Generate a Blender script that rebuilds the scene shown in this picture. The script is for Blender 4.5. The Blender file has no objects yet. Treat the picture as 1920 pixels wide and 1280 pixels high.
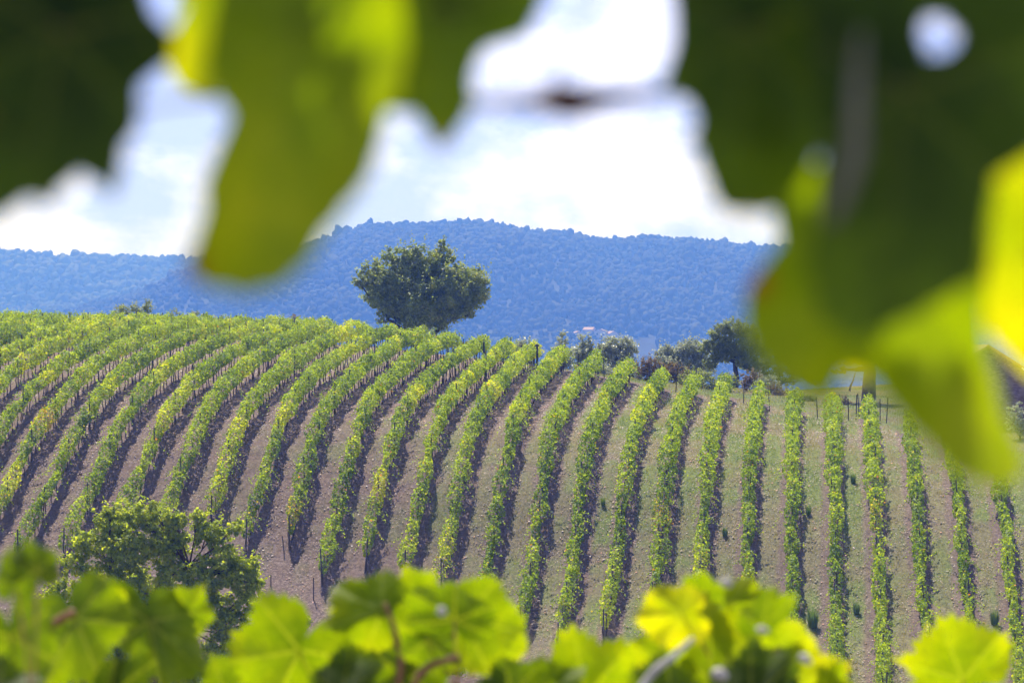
import bpy, math, zlib, base64
import numpy as np

# ---------------------------------------------------------------- camera, sky, sun, exposure
SC = bpy.context.scene
COL = SC.collection
F, CX, CY = 5333.33, 960.0, 640.0          # focal length and centre in pixels of the 1920x1280 photo
cam_d = bpy.data.cameras.new('camera'); cam = bpy.data.objects.new('camera', cam_d); COL.objects.link(cam)
cam_d.lens = 100; cam_d.sensor_width = 36; cam_d.clip_start = 0.05; cam_d.clip_end = 20000
cam.location = (0, 0, 0); cam.rotation_euler = (math.radians(90), 0, 0)
cam_d.dof.use_dof = True; cam_d.dof.focus_distance = 190; cam_d.dof.aperture_fstop = 8
SC.camera = cam
SC.view_settings.view_transform = 'Standard'; SC.view_settings.look = 'None'
SC.view_settings.exposure = 0.68; SC.view_settings.gamma = 1; SC.view_settings.use_curve_mapping = False
SC.render.engine = 'CYCLES'
SC.cycles.use_denoising = True
SC.cycles.max_bounces = 6; SC.cycles.transmission_bounces = 6; SC.cycles.volume_bounces = 0
SC.cycles.diffuse_bounces = 3

SUN_EL, SUN_AZ = math.radians(60), math.radians(15)      # azimuth measured to the left of the view
SV = np.array([-math.sin(SUN_AZ)*math.cos(SUN_EL), math.cos(SUN_AZ)*math.cos(SUN_EL), math.sin(SUN_EL)])
sd = bpy.data.lights.new('sun', 'SUN'); sun = bpy.data.objects.new('sun', sd); COL.objects.link(sun)
sd.energy = 5.0; sd.angle = math.radians(0.53); sd.color = (1, .955, .88)
from mathutils import Vector
sun.rotation_euler = Vector(SV).to_track_quat('Z', 'Y').to_euler()
W = bpy.data.worlds.new('World'); SC.world = W; W.use_nodes = True
nt = W.node_tree; nt.nodes.clear()
wo = nt.nodes.new('ShaderNodeOutputWorld'); bg = nt.nodes.new('ShaderNodeBackground')
sky = nt.nodes.new('ShaderNodeTexSky'); sky.sky_type = 'NISHITA'; sky.sun_disc = False
sky.sun_elevation = SUN_EL; sky.sun_rotation = -SUN_AZ; sky.altitude = 300; sky.dust_density = 1.5
tc = nt.nodes.new('ShaderNodeTexCoord'); mp = nt.nodes.new('ShaderNodeMapping'); mp.inputs['Scale'].default_value = (1, 1, 1.6)
nz = nt.nodes.new('ShaderNodeTexNoise'); nz.inputs['Scale'].default_value = 14; nz.inputs['Detail'].default_value = 9; nz.inputs['Roughness'].default_value = .55
rp = nt.nodes.new('ShaderNodeValToRGB'); rp.color_ramp.elements[0].position = .42; rp.color_ramp.elements[1].position = .58
rp.color_ramp.elements[0].color = (7.2, 9.0, 21, 1); rp.color_ramp.elements[1].color = (14, 15.2, 27, 1)
mx = nt.nodes.new('ShaderNodeMixRGB')
nt.links.new(tc.outputs['Generated'], mp.inputs[0]); nt.links.new(mp.outputs[0], nz.inputs['Vector'])
nt.links.new(nz.outputs[0], rp.inputs[0])
# clouds are banked low over the hills, the sky overhead is clear
sx = nt.nodes.new('ShaderNodeSeparateXYZ'); nt.links.new(tc.outputs['Generated'], sx.inputs[0])
mr = nt.nodes.new('ShaderNodeMapRange'); mr.inputs[1].default_value = .16; mr.inputs[2].default_value = .42; mr.inputs[3].default_value = 1; mr.inputs[4].default_value = .10
nt.links.new(sx.outputs['Z'], mr.inputs[0]); nt.links.new(mr.outputs[0], mx.inputs[0]); nt.links.new(rp.outputs[0], mx.inputs[2])
nt.links.new(sky.outputs[0], mx.inputs[1]); nt.links.new(mx.outputs[0], bg.inputs[0])
bg.inputs[1].default_value = 0.06
nt.links.new(bg.outputs[0], wo.inputs[0])

# ---------------------------------------------------------------- helpers

def R_(seed): return np.random.default_rng(seed)

def tag(o, label=None, cat=None, group=None, kind=None):
    if label: o['label'] = label
    if cat: o['category'] = cat
    if group: o['group'] = group
    if kind: o['kind'] = kind
    return o
def empty(name, loc, label, cat, group=None):
    o = bpy.data.objects.new(name, None); COL.objects.link(o); o.location = loc
    return tag(o, label, cat, group)
def link(name, me, parent=None, loc=None):
    o = bpy.data.objects.new(name, me); COL.objects.link(o)
    if parent is not None: o.parent = parent
    if loc is not None: o.location = loc
    return o
def mesh(name, V, Fc, mat=None, attrs=None, smooth=False, fattrs=None):
    """V (n,3); Fc (m,3|4) int array"""
    V = np.ascontiguousarray(V, dtype=np.float32); Fc = np.ascontiguousarray(Fc, dtype=np.int32)
    me = bpy.data.meshes.new(name); n, m, k = len(V), len(Fc), Fc.shape[1]
    me.vertices.add(n); me.vertices.foreach_set('co', V.ravel())
    me.loops.add(m*k); me.loops.foreach_set('vertex_index', Fc.ravel())
    me.polygons.add(m); me.polygons.foreach_set('loop_start', np.arange(0, m*k, k, dtype=np.int32))
    if smooth: me.polygons.foreach_set('use_smooth', np.ones(m, dtype=bool))
    me.update(calc_edges=True)
    for nm, a in (attrs or {}).items():
        at = me.attributes.new(nm, 'FLOAT', 'POINT'); at.data.foreach_set('value', np.ascontiguousarray(a, dtype=np.float32))
    for nm, a in (fattrs or {}).items():
        at = me.attributes.new(nm, 'FLOAT', 'FACE'); at.data.foreach_set('value', np.ascontiguousarray(a, dtype=np.float32))
    if mat: me.materials.append(mat)
    return me
def px(x, y, Y): return np.array([(x-CX)/F*Y, Y, -(y-CY)/F*Y])

def vnoise(X, Y, sc, seed):
    """smooth value noise in [0,1]"""
    r = R_(seed).random((256, 256)); x = np.asarray(X)/sc+1000; y = np.asarray(Y)/sc+1000
    i = np.floor(x).astype(int); j = np.floor(y).astype(int); a = x-i; b = y-j
    a = a*a*(3-2*a); b = b*b*(3-2*b); i0 = i & 255; i1 = (i+1) & 255; j0 = j & 255; j1 = (j+1) & 255
    return (r[i0, j0]*(1-a)+r[i1, j0]*a)*(1-b)+(r[i0, j1]*(1-a)+r[i1, j1]*a)*b
def fbm(X, Y, sc, seed, o=4):
    s = 0; w = 0
    for k in range(o): s = s+vnoise(X, Y, sc/2**k, seed+k)/2**k; w += 1/2**k
    return s/w

def rand_frames(n, N, r, jitter=.6):
    """tangent frames with normals near N"""
    N = N+r.normal(size=(n, 3))*jitter; N /= np.linalg.norm(N, axis=1)[:, None]+1e-9
    T = r.normal(size=(n, 3)); T -= (T*N).sum(1)[:, None]*N; T /= np.linalg.norm(T, axis=1)[:, None]+1e-9
    return T, np.cross(N, T), N
def leaves(P, N, size, r, jitter=.6, aspect=.85, bend=.25):
    """one bent kite per leaf"""
    n = len(P); T, B, N = rand_frames(n, N, r, jitter); s = (np.asarray(size)*np.ones(n))[:, None]
    q = np.stack([P-T*s*.5, P-B*s*.5*aspect-T*s*.08+N*s*bend*.6, P+T*s*.5, P+B*s*.5*aspect-T*s*.08+N*s*bend*.6], 1).reshape(-1, 3)
    return q, np.arange(n*4).reshape(n, 4)
def tube(pts, rad, seg=7):
    pts = np.asarray(pts, float); rad = np.asarray(rad, float)*np.ones(len(pts)); V = []; n = len(pts)
    up = np.array([0.13, 0.21, 1.0])
    for i in range(n):
        t = pts[min(i+1, n-1)]-pts[max(i-1, 0)]; t = t/(np.linalg.norm(t)+1e-9)
        a = np.cross(t, up if abs(t[2]) < .9 else np.array([1., .1, 0])); a /= np.linalg.norm(a); b = np.cross(t, a)
        for k in range(seg):
            an = 2*math.pi*k/seg; V.append(pts[i]+rad[i]*(math.cos(an)*a+math.sin(an)*b))
    Fc = []
    for i in range(n-1):
        for k in range(seg):
            k2 = (k+1) % seg; Fc.append((i*seg+k, i*seg+k2, (i+1)*seg+k2, (i+1)*seg+k))
    V.append(pts[0]); V.append(pts[-1]); a0 = n*seg; a1 = a0+1
    for k in range(seg):
        k2 = (k+1) % seg; Fc.append((k2, k, a0, a0)); Fc.append(((n-1)*seg+k, (n-1)*seg+k2, a1, a1))
    return np.array(V), np.array(Fc)
class Acc:
    """collects pieces of ONE part"""
    def __init__(s): s.V = []; s.F = []; s.n = 0; s.A = []
    def add(s, V, Fc, a=None):
        s.V.append(V); s.F.append(np.asarray(Fc)+s.n); s.n += len(V)
        if a is not None: s.A.append(np.asarray(a)*np.ones(len(V)))
    def mesh(s, name, mat, smooth=False, attr=None):
        V = np.concatenate(s.V); Fc = np.concatenate(s.F)
        return fixmesh(name, V, Fc, mat, smooth, {attr: np.concatenate(s.A)} if attr else None)
def fixmesh(name, V, Fc, mat, smooth=False, attrs=None):
    """quads, where a repeated last index means a triangle"""
    me = bpy.data.meshes.new(name)
    me.from_pydata([tuple(v) for v in V], [], [tuple(f[:3]) if len(f) > 3 and f[3] == f[2] else tuple(f) for f in Fc.tolist()])
    if smooth: me.polygons.foreach_set('use_smooth', np.ones(len(me.polygons), dtype=bool))
    for nm, a in (attrs or {}).items():
        at = me.attributes.new(nm, 'FLOAT', 'POINT'); at.data.foreach_set('value', np.ascontiguousarray(a, dtype=np.float32))
    if mat: me.materials.append(mat)
    me.update(); return me
def box(x0, x1, y0, y1, z0, z1):
    V = np.array([(x, y, z) for z in (z0, z1) for y in (y0, y1) for x in (x0, x1)], float)
    return V, np.array([(0, 2, 3, 1), (4, 5, 7, 6), (0, 1, 5, 4), (2, 6, 7, 3), (0, 4, 6, 2), (1, 3, 7, 5)])

# ---------------------------------------------------------------- materials
def newmat(name):
    m = bpy.data.materials.new(name); m.use_nodes = True; t = m.node_tree; t.nodes.clear()
    return m, t, t.nodes.new('ShaderNodeOutputMaterial')
def nd(t, ty, **kw):
    n = t.nodes.new('ShaderNode'+ty)
    for k, v in kw.items():
        if k in n.inputs: n.inputs[k].default_value = v
        else: setattr(n, k, v)
    return n
def ramp(t, src, stops):
    r = nd(t, 'ValToRGB'); e = r.color_ramp.elements
    while len(e) < len(stops): e.new(.5)
    for i, (p, c) in enumerate(stops): e[i].position = p; e[i].color = (*c, 1) if len(c) == 3 else c
    t.links.new(src, r.inputs[0]); return r.outputs[0]
def mix(t, f, a, b, mode='MIX'):
    m = nd(t, 'MixRGB', blend_type=mode)
    for s, v in ((0, f), (1, a), (2, b)):
        if hasattr(v, 'default_value') and hasattr(v, 'links'): t.links.new(v, m.inputs[s])
        elif s == 0: m.inputs[0].default_value = v
        else: m.inputs[s].default_value = (*v, 1)
    return m.outputs[0]
def leaf_mat(name, stops, tr=.5, trgain=(1.7, 1.75, .8), rough=.45, spec=.35):
    """leaf: reflects and lets light through; 'tint' runs over the leaves' own colours"""
    m, t, o = newmat(name)
    a = nd(t, 'Attribute', attribute_name='tint')
    c = ramp(t, a.outputs['Fac'], stops)
    p = nd(t, 'BsdfPrincipled', Roughness=rough); p.inputs['Specular IOR Level'].default_value = spec
    t.links.new(c, p.inputs['Base Color'])
    tl = nd(t, 'BsdfTranslucent'); t.links.new(mix(t, 1., c, trgain, 'MULTIPLY'), tl.inputs[0])
    ms = nd(t, 'MixShader'); ms.inputs[0].default_value = tr
    t.links.new(p.outputs[0], ms.inputs[1]); t.links.new(tl.outputs[0], ms.inputs[2]); t.links.new(ms.outputs[0], o.inputs[0])
    return m
def plain(name, c1, c2, sc=6, rough=.85, bump=.3, detail=5, spec=.2):
    m, t, o = newmat(name)
    g = nd(t, 'TexCoord'); n = nd(t, 'TexNoise', Scale=sc, Detail=detail); t.links.new(g.outputs['Object'], n.inputs['Vector'])
    p = nd(t, 'BsdfPrincipled', Roughness=rough); p.inputs['Specular IOR Level'].default_value = spec
    t.links.new(ramp(t, n.outputs[0], [(.3, c1), (.7, c2)]), p.inputs['Base Color'])
    b = nd(t, 'Bump', Strength=bump, Distance=.02); t.links.new(n.outputs[0], b.inputs['Height']); t.links.new(b.outputs[0], p.inputs['Normal'])
    t.links.new(p.outputs[0], o.inputs[0]); return m

# ---------------------------------------------------------------- terrain
# the rows as read off the photograph (pixel points along each row, right to left); rows planted 2.5 m apart
# and running parallel give the depth of every point, and a smooth surface through them is the hillside
TR = [
 [(1880,927),(1885,1001),(1885,1038),(1898,1092),(1908,1186),(1908,1263)],
 [(1784,870),(1797,934),(1804,1018),(1814,1102),(1817,1169)],
 [(1705,796),(1712,867),(1715,934),(1718,984),(1730,1052),(1738,1109),(1738,1159)],
 [(1629,759),(1631,867),(1641,934),(1649,1001),(1649,1068),(1653,1146),(1654,1230)],
 [(1557,759),(1561,810),(1564,867),(1565,934),(1567,1001),(1564,1068),(1564,1152),(1572,1230)],
 [(1492,749),(1483,816),(1481,867),(1485,951),(1490,1018),(1485,1085),(1485,1135)],
 [(1424,732),(1411,793),(1408,867),(1408,934),(1404,1001),(1397,1068)],
 [(1359,722),(1337,786),(1330,840),(1325,867),(1324,934),(1319,1011),(1314,1051)],
 [(1297,719),(1283,759),(1258,867),(1245,934),(1233,1001),(1229,1068)],
 [(1241,709),(1218,739),(1204,783),(1191,833),(1177,867),(1168,934),(1157,984),(1151,1052),(1140,1119),(1137,1152)],
 [(1177,692),(1144,732),(1130,766),(1110,823),(1103,860),(1090,917),(1080,984),(1070,1052),(1063,1119),(1055,1169)],
 [(1120,682),(1077,716),(1050,763),(1036,823),(1030,867),(1016,917),(1001,994),(996,1052),(989,1102),(981,1146)],
 [(1063,665),(1009,705),(983,756),(962,820),(952,860),(938,917),(928,978),(919,1038),(912,1085)],
 [(1003,658),(962,695),(919,732),(899,783),(882,840),(874,867),(860,917),(846,978),(831,1038),(821,1078)],
 [(949,655),(895,695),(855,739),(825,800),(808,847),(801,867),(784,917),(771,984),(761,1038)],
 [(902,650),(842,677),(791,722),(764,776),(744,810),(727,867),(704,927),(694,994),(684,1041)],
 [(852,640),(791,665),(755,682),(731,707),(710,741),(693,768),(674,801),(657,850),(643,900),(624,984),(611,1052)],
 [(805,632),(772,638),(729,650),(696,669),(669,691),(645,724),(629,755),(612,789),(588,855),(564,907),(548,951),(544,991)],
 [(720,632),(669,646),(640,662),(610,684),(586,700),(566,723),(552,758),(532,803),(517,837),(506,870),(486,906),(474,949),(468,976)],
 [(640,630),(617,640),(595,653),(561,663),(535,680),(514,703),(497,728),(478,765),(465,798),(446,834),(424,863),(403,897),(393,935)],
 [(560,634),(517,651),(483,665),(466,684),(447,704),(423,732),(406,764),(391,794),(369,820),(351,851),(329,880),(319,911),(312,940)],
 [(509,632),(466,649),(423,670),(394,689),(368,708),(349,732),(335,765),(312,794),(292,825),(275,851),(261,880),(249,911),(241,942)],
 [(440,636),(389,651),(354,667),(325,684),(301,700),(275,723),(261,746),(250,769),(232,790),(218,820),(203,849),(189,877),(175,906),(163,935),(151,961)],
 [(346,637),(309,654),(275,667),(249,685),(223,706),(198,728),(180,752),(171,770),(160,794),(143,820),(124,846),(112,877),(96,903),(82,932),(69,961)],
 [(241,651),(206,665),(180,684),(155,704),(131,725),(117,749),(103,770),(86,791),(65,817),(52,846),(33,877),(17,906),(3,940)],
 [(206,637),(163,656),(129,672),(107,691),(86,709),(65,725),(43,746),(28,771),(21,787),(7,817)],
 [(137,634),(103,652),(69,667),(40,684),(17,709),(0,725)],
 [(86,629),(52,649),(22,667),(0,689)],
 [(17,634)],
]
gx0, gdx, gy0, gdy, gnx, gny = -90., 7.5, 0., 6., 25, 71
def solve_terrain():
    K = np.concatenate([[k]*len(p) for k, p in enumerate(TR)]).astype(float); xy = np.array([q for p in TR for q in p], float); x, y = xy[:, 0], xy[:, 1]
    u = (x-960)/960; w = (y-850)/250; P = np.stack([u**i*w**j for i in range(4) for j in range(4-i)], 1)
    co = np.linalg.lstsq(P*(10-2.5*K)[:, None]*F, (x-960)-600, rcond=None)[0]
    Y = 1/(P@co); X = (x-960)/F*Y; Z = -(y-CY)/F*Y-1.15; data = [(a, b, c, .7) for a, b, c in zip(X, Y, Z)]
    for XX in range(-90, 91, 30):
        data += [(XX, 0, -1.8, 2), (XX, 8, -2.3, 2), (XX, 20, -5, 2), (XX, 50, -16.5, 1), (XX, 80, -24.5, 1), (XX, 105, -27.5, 1), (XX, 125, -26.5, 1)]
        data += [(XX, 300, -8, .5), (XX, 340, -16, .5), (XX, 380, -26, .5), (XX, 420, -38, .5)]
    data += [(a, b, c, 1.5) for a, b, c in ((-40, 225, .2), (-40, 238, .35), (-26, 232, .2), (-13, 226, -.3), (-13, 232, -.5), (-7, 228, -.9), (-2, 228, -1.6), (4, 226, -2.3), (10, 222, -3.1), (12, 235, -4.2), (3, 240, -4.),
        (-40, 260, -1), (-20, 260, -2.5), (0, 260, -6), (15, 260, -6), (24, 206, -4.8), (25, 225, -4.2), (28, 245, -3.9), (36, 200, -4.7), (42, 230, -3.2), (33, 175, -8.2), (45, 190, -5.5), (30, 265, -4.5), (50, 240, -2.8))]
    N = gnx*gny; rows = []; rhs = []
    for X_, Y_, Z_, w_ in data:
        uu = (X_-gx0)/gdx; vv = (Y_-gy0)/gdy; i = int(min(max(uu, 0), gnx-1.001)); j = int(min(max(vv, 0), gny-1.001)); a = uu-i; b = vv-j
        r = np.zeros(N); r[j*gnx+i] = (1-a)*(1-b)*w_; r[j*gnx+i+1] = a*(1-b)*w_; r[(j+1)*gnx+i] = (1-a)*b*w_; r[(j+1)*gnx+i+1] = a*b*w_; rows.append(r); rhs.append(Z_*w_)
    A = np.array(rows); M = A.T@A; B = A.T@np.array(rhs)
    Dx = (np.eye(gnx, k=-1)-2*np.eye(gnx)+np.eye(gnx, k=1))[1:-1]*.65; Dy = (np.eye(gny, k=-1)-2*np.eye(gny)+np.eye(gny, k=1))[1:-1]*.45
    Ex = (np.eye(gnx, k=1)-np.eye(gnx))[:-1]; Ey = (np.eye(gny, k=1)-np.eye(gny))[:-1]*.5
    M += np.kron(np.eye(gny), Dx.T@Dx)+np.kron(Dy.T@Dy, np.eye(gnx))+np.kron(Ey.T@Ey, Ex.T@Ex)+1e-9*np.eye(N)
    return np.linalg.solve(M, B).reshape(gny, gnx)
_q = solve_terrain()
def H(X, Y):
    X = np.asarray(X, float); Y = np.asarray(Y, float)
    u = np.clip((X-gx0)/gdx, 0, gnx-1.001); v = np.clip((Y-gy0)/gdy, 0, gny-1.001); i = u.astype(int); j = v.astype(int); a = u-i; b = v-j
    cr = lambda p, t: p[1]+.5*t*(p[2]-p[0]+t*(2*p[0]-5*p[1]+4*p[2]-p[3]+t*(3*(p[1]-p[2])+p[3]-p[0])))
    def row(jj):
        jj = np.clip(jj, 0, gny-1); return cr([_q[jj, np.clip(i+o, 0, gnx-1)] for o in (-1, 0, 1, 2)], a)
    z = cr([row(j+o) for o in (-1, 0, 1, 2)], b)
    k = np.clip((Y-400)/250, 0, 1); k = k*k*(3-2*k); z = z*(1-k)-62*k
    return z
def cast(x, y, off=0., Y0=125, Y1=330):
    """where the ray of a photo pixel meets the ground raised by off"""
    Ys = np.arange(Y0, Y1, .05); z = -(y-CY)/F*Ys-off; g = H((x-CX)/F*Ys, Ys); i = int(np.argmax(g >= z))
    if g[i] < z[i]: i = int(np.argmin(z-g))
    return (x-CX)/F*Ys[i], Ys[i]

X0R, SP, CR = 10.0, 2.5, 0.1125
RP = [[0.15,0.15,-0.09],[-0.12,-0.08,0.03],[-0.04,-0.12,0.09],[0.01,-0.12,0.06],[0.02,-0.19,0.02],[-0.01,-0.2,0.1],[-0.04,-0.17,0.01],[-0.15,-0.09,0.03],[0,0.14,-0.08],[0.08,0.25,-0.08],[-0.09,0.01,0],[-0.13,-0.12,0.11],[-0.2,-0.34,-0.03],[-0.15,-0.08,-0.23],[0.08,0.08,-0.08],[0.1,0.14,0.13],[0.11,-0.17,0.24],[0.02,-0.25,0.35],[0.03,-0.28,0.26],[0.02,-0.17,0.05],[-0.03,-0.06,-0.13],[0.1,0.2,0.09],[-0.02,0.2,0.33],[-0.13,-0.02,0.15],[-0.14,-0.16,0.03],[-0.02,-0.08,0.08],[-0.1,-0.03,0.01],[.2,-.1,0],[.1,0,0]]+[[0, 0, 0]]*6
def rowx(k, Y):
    a, b, c = RP[k]; t = np.clip((np.asarray(Y, float)-185)/30, -1.2, 1.3); return X0R-SP*k+CR*Y+a+b*t+c*t*t
TOP = [177, 183, 187, 196, 197, 199.5, 203.5, 206, 206.5, 208, 212, 215, 219.5, 222, 222, 223, 226, 228, 231, 233, 234, 236, 237, 238, 240, 241, 242, 243, 244, 245, 246, 247, 248]
BOT = [145, 147, 147, 147, 148, 151, 155, 156, 156, 158, 156.5, 159, 163, 165, 166, 167, 165.5, 169, 168.5, 171, 169, 167, 166.5, 166, 167, 168, 176, 185, 196, 203, 210, 217, 226]
NR = 33

def coords(lo, hi, core0, core1, step, grow=1.18):
    c = list(np.arange(core0, core1+step*.5, step)); s = step
    while c[-1] < hi: s *= grow; c.append(min(c[-1]+s, hi))
    s = step; left = []; p = core0
    while p > lo: s *= grow; p = max(p-s, lo); left.append(p)
    return np.array(left[::-1]+c)
xs = coords(-3500, 3500, -44, 40, .22); ys = coords(-30, 5180, 140, 236, .3)
GX, GY = np.meshgrid(xs, ys)
gz = H(GX, GY)
rowk = (X0R+CR*GY-GX)/SP; dist = np.abs(rowk-np.round(rowk))*SP        # 0 at a row, 1.25 midway
core = ((GX > -60) & (GX < 60) & (GY > 125) & (GY < 330)).astype(float)
inv = ((rowk > -.6) & (GY > 140) & (GY < np.interp(rowk, np.arange(NR), TOP)+1.)).astype(float)
n1 = fbm(GX, GY, 3.5, 11); n2 = fbm(GX, GY, .9, 21, 3); n3 = fbm(GX, GY, 9, 31)
mid = np.clip((dist-.60)/.25, 0, 1)
side = np.clip((GX+14)/22, 0, 1)                                    # the grassier rows are on the right
lft = np.clip(1-np.abs((np.round(rowk)-rowk)*SP+.75)/.5, 0, 1)
grass = inv*np.clip((mid*(.38+.55*side)+n1*.9+n2*.5-1.0)*2.2, 0, 1)*(.35+.65*side)+(1-inv)*np.clip(.55+n2*.6, 0, 1)
grass = np.clip(grass+inv*.5*lft*np.clip(n3*2-.7, 0, 1), 0, 1)
green = np.clip((fbm(GX, GY, 5, 41)-.43)*4+.34*side+(n2-.5)*1.5, 0, 1)
verge = np.clip(1-np.abs(GY-(np.interp(rowk, np.arange(NR), TOP)+3.2))/1.3, 0, 1)*(GX > 5)
green = np.clip(green+verge*.8, 0, 1); grass = np.clip(grass+verge*.5, 0, 1)
relief = core*((n2-.5)*.10+(R_(3).random(GX.shape)-.5)*.05*(1-grass*.4)-.07*np.exp(-((dist-.8)/.2)**2)*inv)
V = np.stack([GX, GY, gz+relief], -1).reshape(-1, 3); ny, nx = GX.shape
I = np.arange(ny*nx).reshape(ny, nx)
Q = np.stack([I[:-1, :-1], I[:-1, 1:], I[1:, 1:], I[1:, :-1]], -1).reshape(-1, 4)
m, t, o = newmat('soil_and_grass')
tcn = nd(t, 'TexCoord'); gA = nd(t, 'Attribute', attribute_name='grass'); gB = nd(t, 'Attribute', attribute_name='green')
na = nd(t, 'TexNoise', Scale=1.1, Detail=8, Roughness=.65); nb = nd(t, 'TexNoise', Scale=5, Detail=9, Roughness=.78); vo = nd(t, 'TexVoronoi', Scale=7)
for n_ in (na, nb, vo): t.links.new(tcn.outputs['Object'], n_.inputs['Vector'])
soil = ramp(t, nb.outputs[0], [(.34, (.055, .040, .034)), (.47, (.125, .088, .072)), (.56, (.19, .138, .115)), (.70, (.33, .26, .225))])
soil = mix(t, ramp(t, na.outputs[0], [(.45, (0, 0, 0)), (.7, (.5, .5, .5))]), soil, (.17, .113, .090))
gr = mix(t, gB.outputs['Fac'], ramp(t, nb.outputs[0], [(.34, (.085, .075, .04)), (.47, (.15, .135, .072)), (.6, (.24, .21, .115)), (.75, (.36, .31, .18))]),
         ramp(t, nb.outputs[0], [(.34, (.06, .078, .022)), (.5, (.135, .165, .045)), (.68, (.25, .27, .09))]))
p = nd(t, 'BsdfPrincipled', Roughness=.95); p.inputs['Specular IOR Level'].default_value = .15
t.links.new(mix(t, gA.outputs['Fac'], soil, gr), p.inputs['Base Color'])
b = nd(t, 'Bump', Strength=.7, Distance=.06); t.links.new(nb.outputs[0], b.inputs['Height']); t.links.new(b.outputs[0], p.inputs['Normal'])
t.links.new(p.outputs[0], o.inputs[0])
tag(link('ground', mesh('ground', V, Q, m, {'grass': grass.ravel(), 'green': green.ravel()}, smooth=True)), kind='structure')

# grass and straw growing between the rows, and stones: nobody could count them
def blades(n, xr, yr, seed, sel, hgt, wid):
    r = R_(seed); X = r.uniform(*xr, n); Y = r.uniform(*yr, n); k = sel(X, Y, r); X = X[k]; Y = Y[k]; n = len(X)
    Z = H(X, Y)-.02; h = r.uniform(.5, 1.3, n)*hgt; a = r.uniform(0, 6.28, n); w = wid*h
    d = np.stack([np.cos(a), np.sin(a), 0*a], 1); lean = np.stack([r.normal(size=n)*.35*h, r.normal(size=n)*.35*h, h], 1)
    P = np.stack([X, Y, Z], 1); q = np.stack([P-d*w[:, None], P+d*w[:, None], P+lean*.6+d*w[:, None]*.8, P+lean], 1).reshape(-1, 3)
    return q, np.arange(n*4).reshape(n, 4), X, Y, r
def gsel(X, Y, r):
    k = (X0R+CR*Y-X)/SP; dd = np.abs(k-np.round(k))*SP; iv = (k > -.6) & (Y < np.interp(k, np.arange(NR), TOP)+1)
    s = np.clip((X+14)/22, 0, 1); g = np.where(iv, np.clip(((dd-.35)*.9*(.35+.65*s)+fbm(X, Y, 3.5, 11)*.9-.78)*2., 0, 1)*(.3+.7*s)+.05, .8)
    vis = np.abs(X) < Y*.19+2
    return vis & (r.random(len(X)) < g)
q, f_, X, Y, r = blades(560000, (-44, 48), (142, 262), 5, gsel, .16, .09)
gg = np.clip((fbm(X, Y, 5, 41)-.42)*4, 0, 1)
tint = np.clip(gg*.6+r.random(len(X))*.4, 0, 1)
GM = leaf_mat('grass_blade', [(0, (.34, .27, .14)), (.45, (.30, .27, .12)), (.7, (.18, .22, .07)), (1, (.12, .20, .045))], tr=.3, rough=.7, spec=.1)
tag(link('grass', mesh('grass', q, f_, GM, None, fattrs={'tint': tint})), kind='stuff', label='dry straw and green grass growing between the vine rows', cat='grass')
def rocks(n, seed):
    r = R_(seed); X = r.uniform(-40, 36, n); Y = 142+(222-142)*r.random(n)**1.2; k = (X0R+CR*Y-X)/SP; dd = np.abs(k-np.round(k))*SP
    ok = (np.abs(X) < Y*.19+1) & (k > -.6) & (Y < np.interp(k, np.arange(NR), TOP)) & (r.random(n) < np.where(dd > .45, 1, .35)) & (fbm(X, Y, 4, 61) > .38)
    X = X[ok]; Y = Y[ok]; n = len(X); s = r.uniform(.013, .042, n)*np.where(r.random(n) < .06, 1.8, 1)
    base = np.array([(-1, -.8, 0), (1, -.7, .1), (.8, .9, 0), (-.9, .7, .1), (0, 0, .75)])
    P = np.stack([X, Y, H(X, Y)+.005], 1)[:, None, :]+s[:, None, None]*(base[None]*r.uniform(.6, 1.3, (n, 5, 3)))
    i = np.arange(n)[:, None, None]*5; T = np.array([(0, 1, 4), (1, 2, 4), (2, 3, 4), (3, 0, 4)])[None]
    return P.reshape(-1, 3), (i+T).reshape(-1, 3), np.repeat(r.random(n), 4)
P, T, ti = rocks(150000, 9)
m, t, o = newmat('stone'); a = nd(t, 'Attribute', attribute_name='tint'); p = nd(t, 'BsdfPrincipled', Roughness=.6)
t.links.new(ramp(t, a.outputs['Fac'], [(0, (.30, .22, .17)), (.5, (.27, .20, .17)), (.72, (.38, .32, .29)), (.82, (.34, .14, .08)), (1, (.42, .17, .09))]), p.inputs['Base Color']); t.links.new(p.outputs[0], o.inputs[0])
tag(link('stones', mesh('stones', P, T, m, None, fattrs={'tint': ti})), kind='stuff', label='pale and reddish stones lying on the ploughed soil', cat='stones')

# ---------------------------------------------------------------- vineyard rows
VINE = leaf_mat('vine_foliage', [(0, (.060, .115, .010)), (.3, (.145, .225, .012)), (.6, (.300, .400, .018)), (.82, (.46, .50, .028)), (.93, (.44, .36, .05)), (1, (.40, .17, .05))], tr=.5, trgain=(1.9, 1.75, .5), rough=.5, spec=.22)
WOOD = plain('post_wood', (.045, .036, .030), (.11, .088, .07), 14); BARK = plain('vine_bark', (.05, .034, .028), (.10, .07, .055), 20); WIRE = plain('steel_wire', (.12, .12, .12), (.2, .2, .2), 30, rough=.5)
def trunk_mesh(seed):
    r = R_(seed); z = np.linspace(-.1, .95, 6); w = np.cumsum(r.normal(size=(6, 2))*.025, 0); pts = np.c_[w, z]; A = Acc()
    A.add(*tube(pts, np.linspace(.042, .026, 6), 5))
    top = pts[-1]; s = 1 if seed % 2 else -1
    A.add(*tube([top, top+[.03, .25*s, .08], top+[.0, .45*s, .1]], [.024, .02, .014], 4))
    return A.mesh('vine_trunk', BARK)
TRUNKS = [trunk_mesh(i) for i in range(5)]
A = Acc(); A.add(*tube([(0, 0, -.2), (.01, 0, 1.0), (0, .01, 1.98)], [.042, .04, .038], 7)); POST = A.mesh('trellis_post', WOOD)
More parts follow.
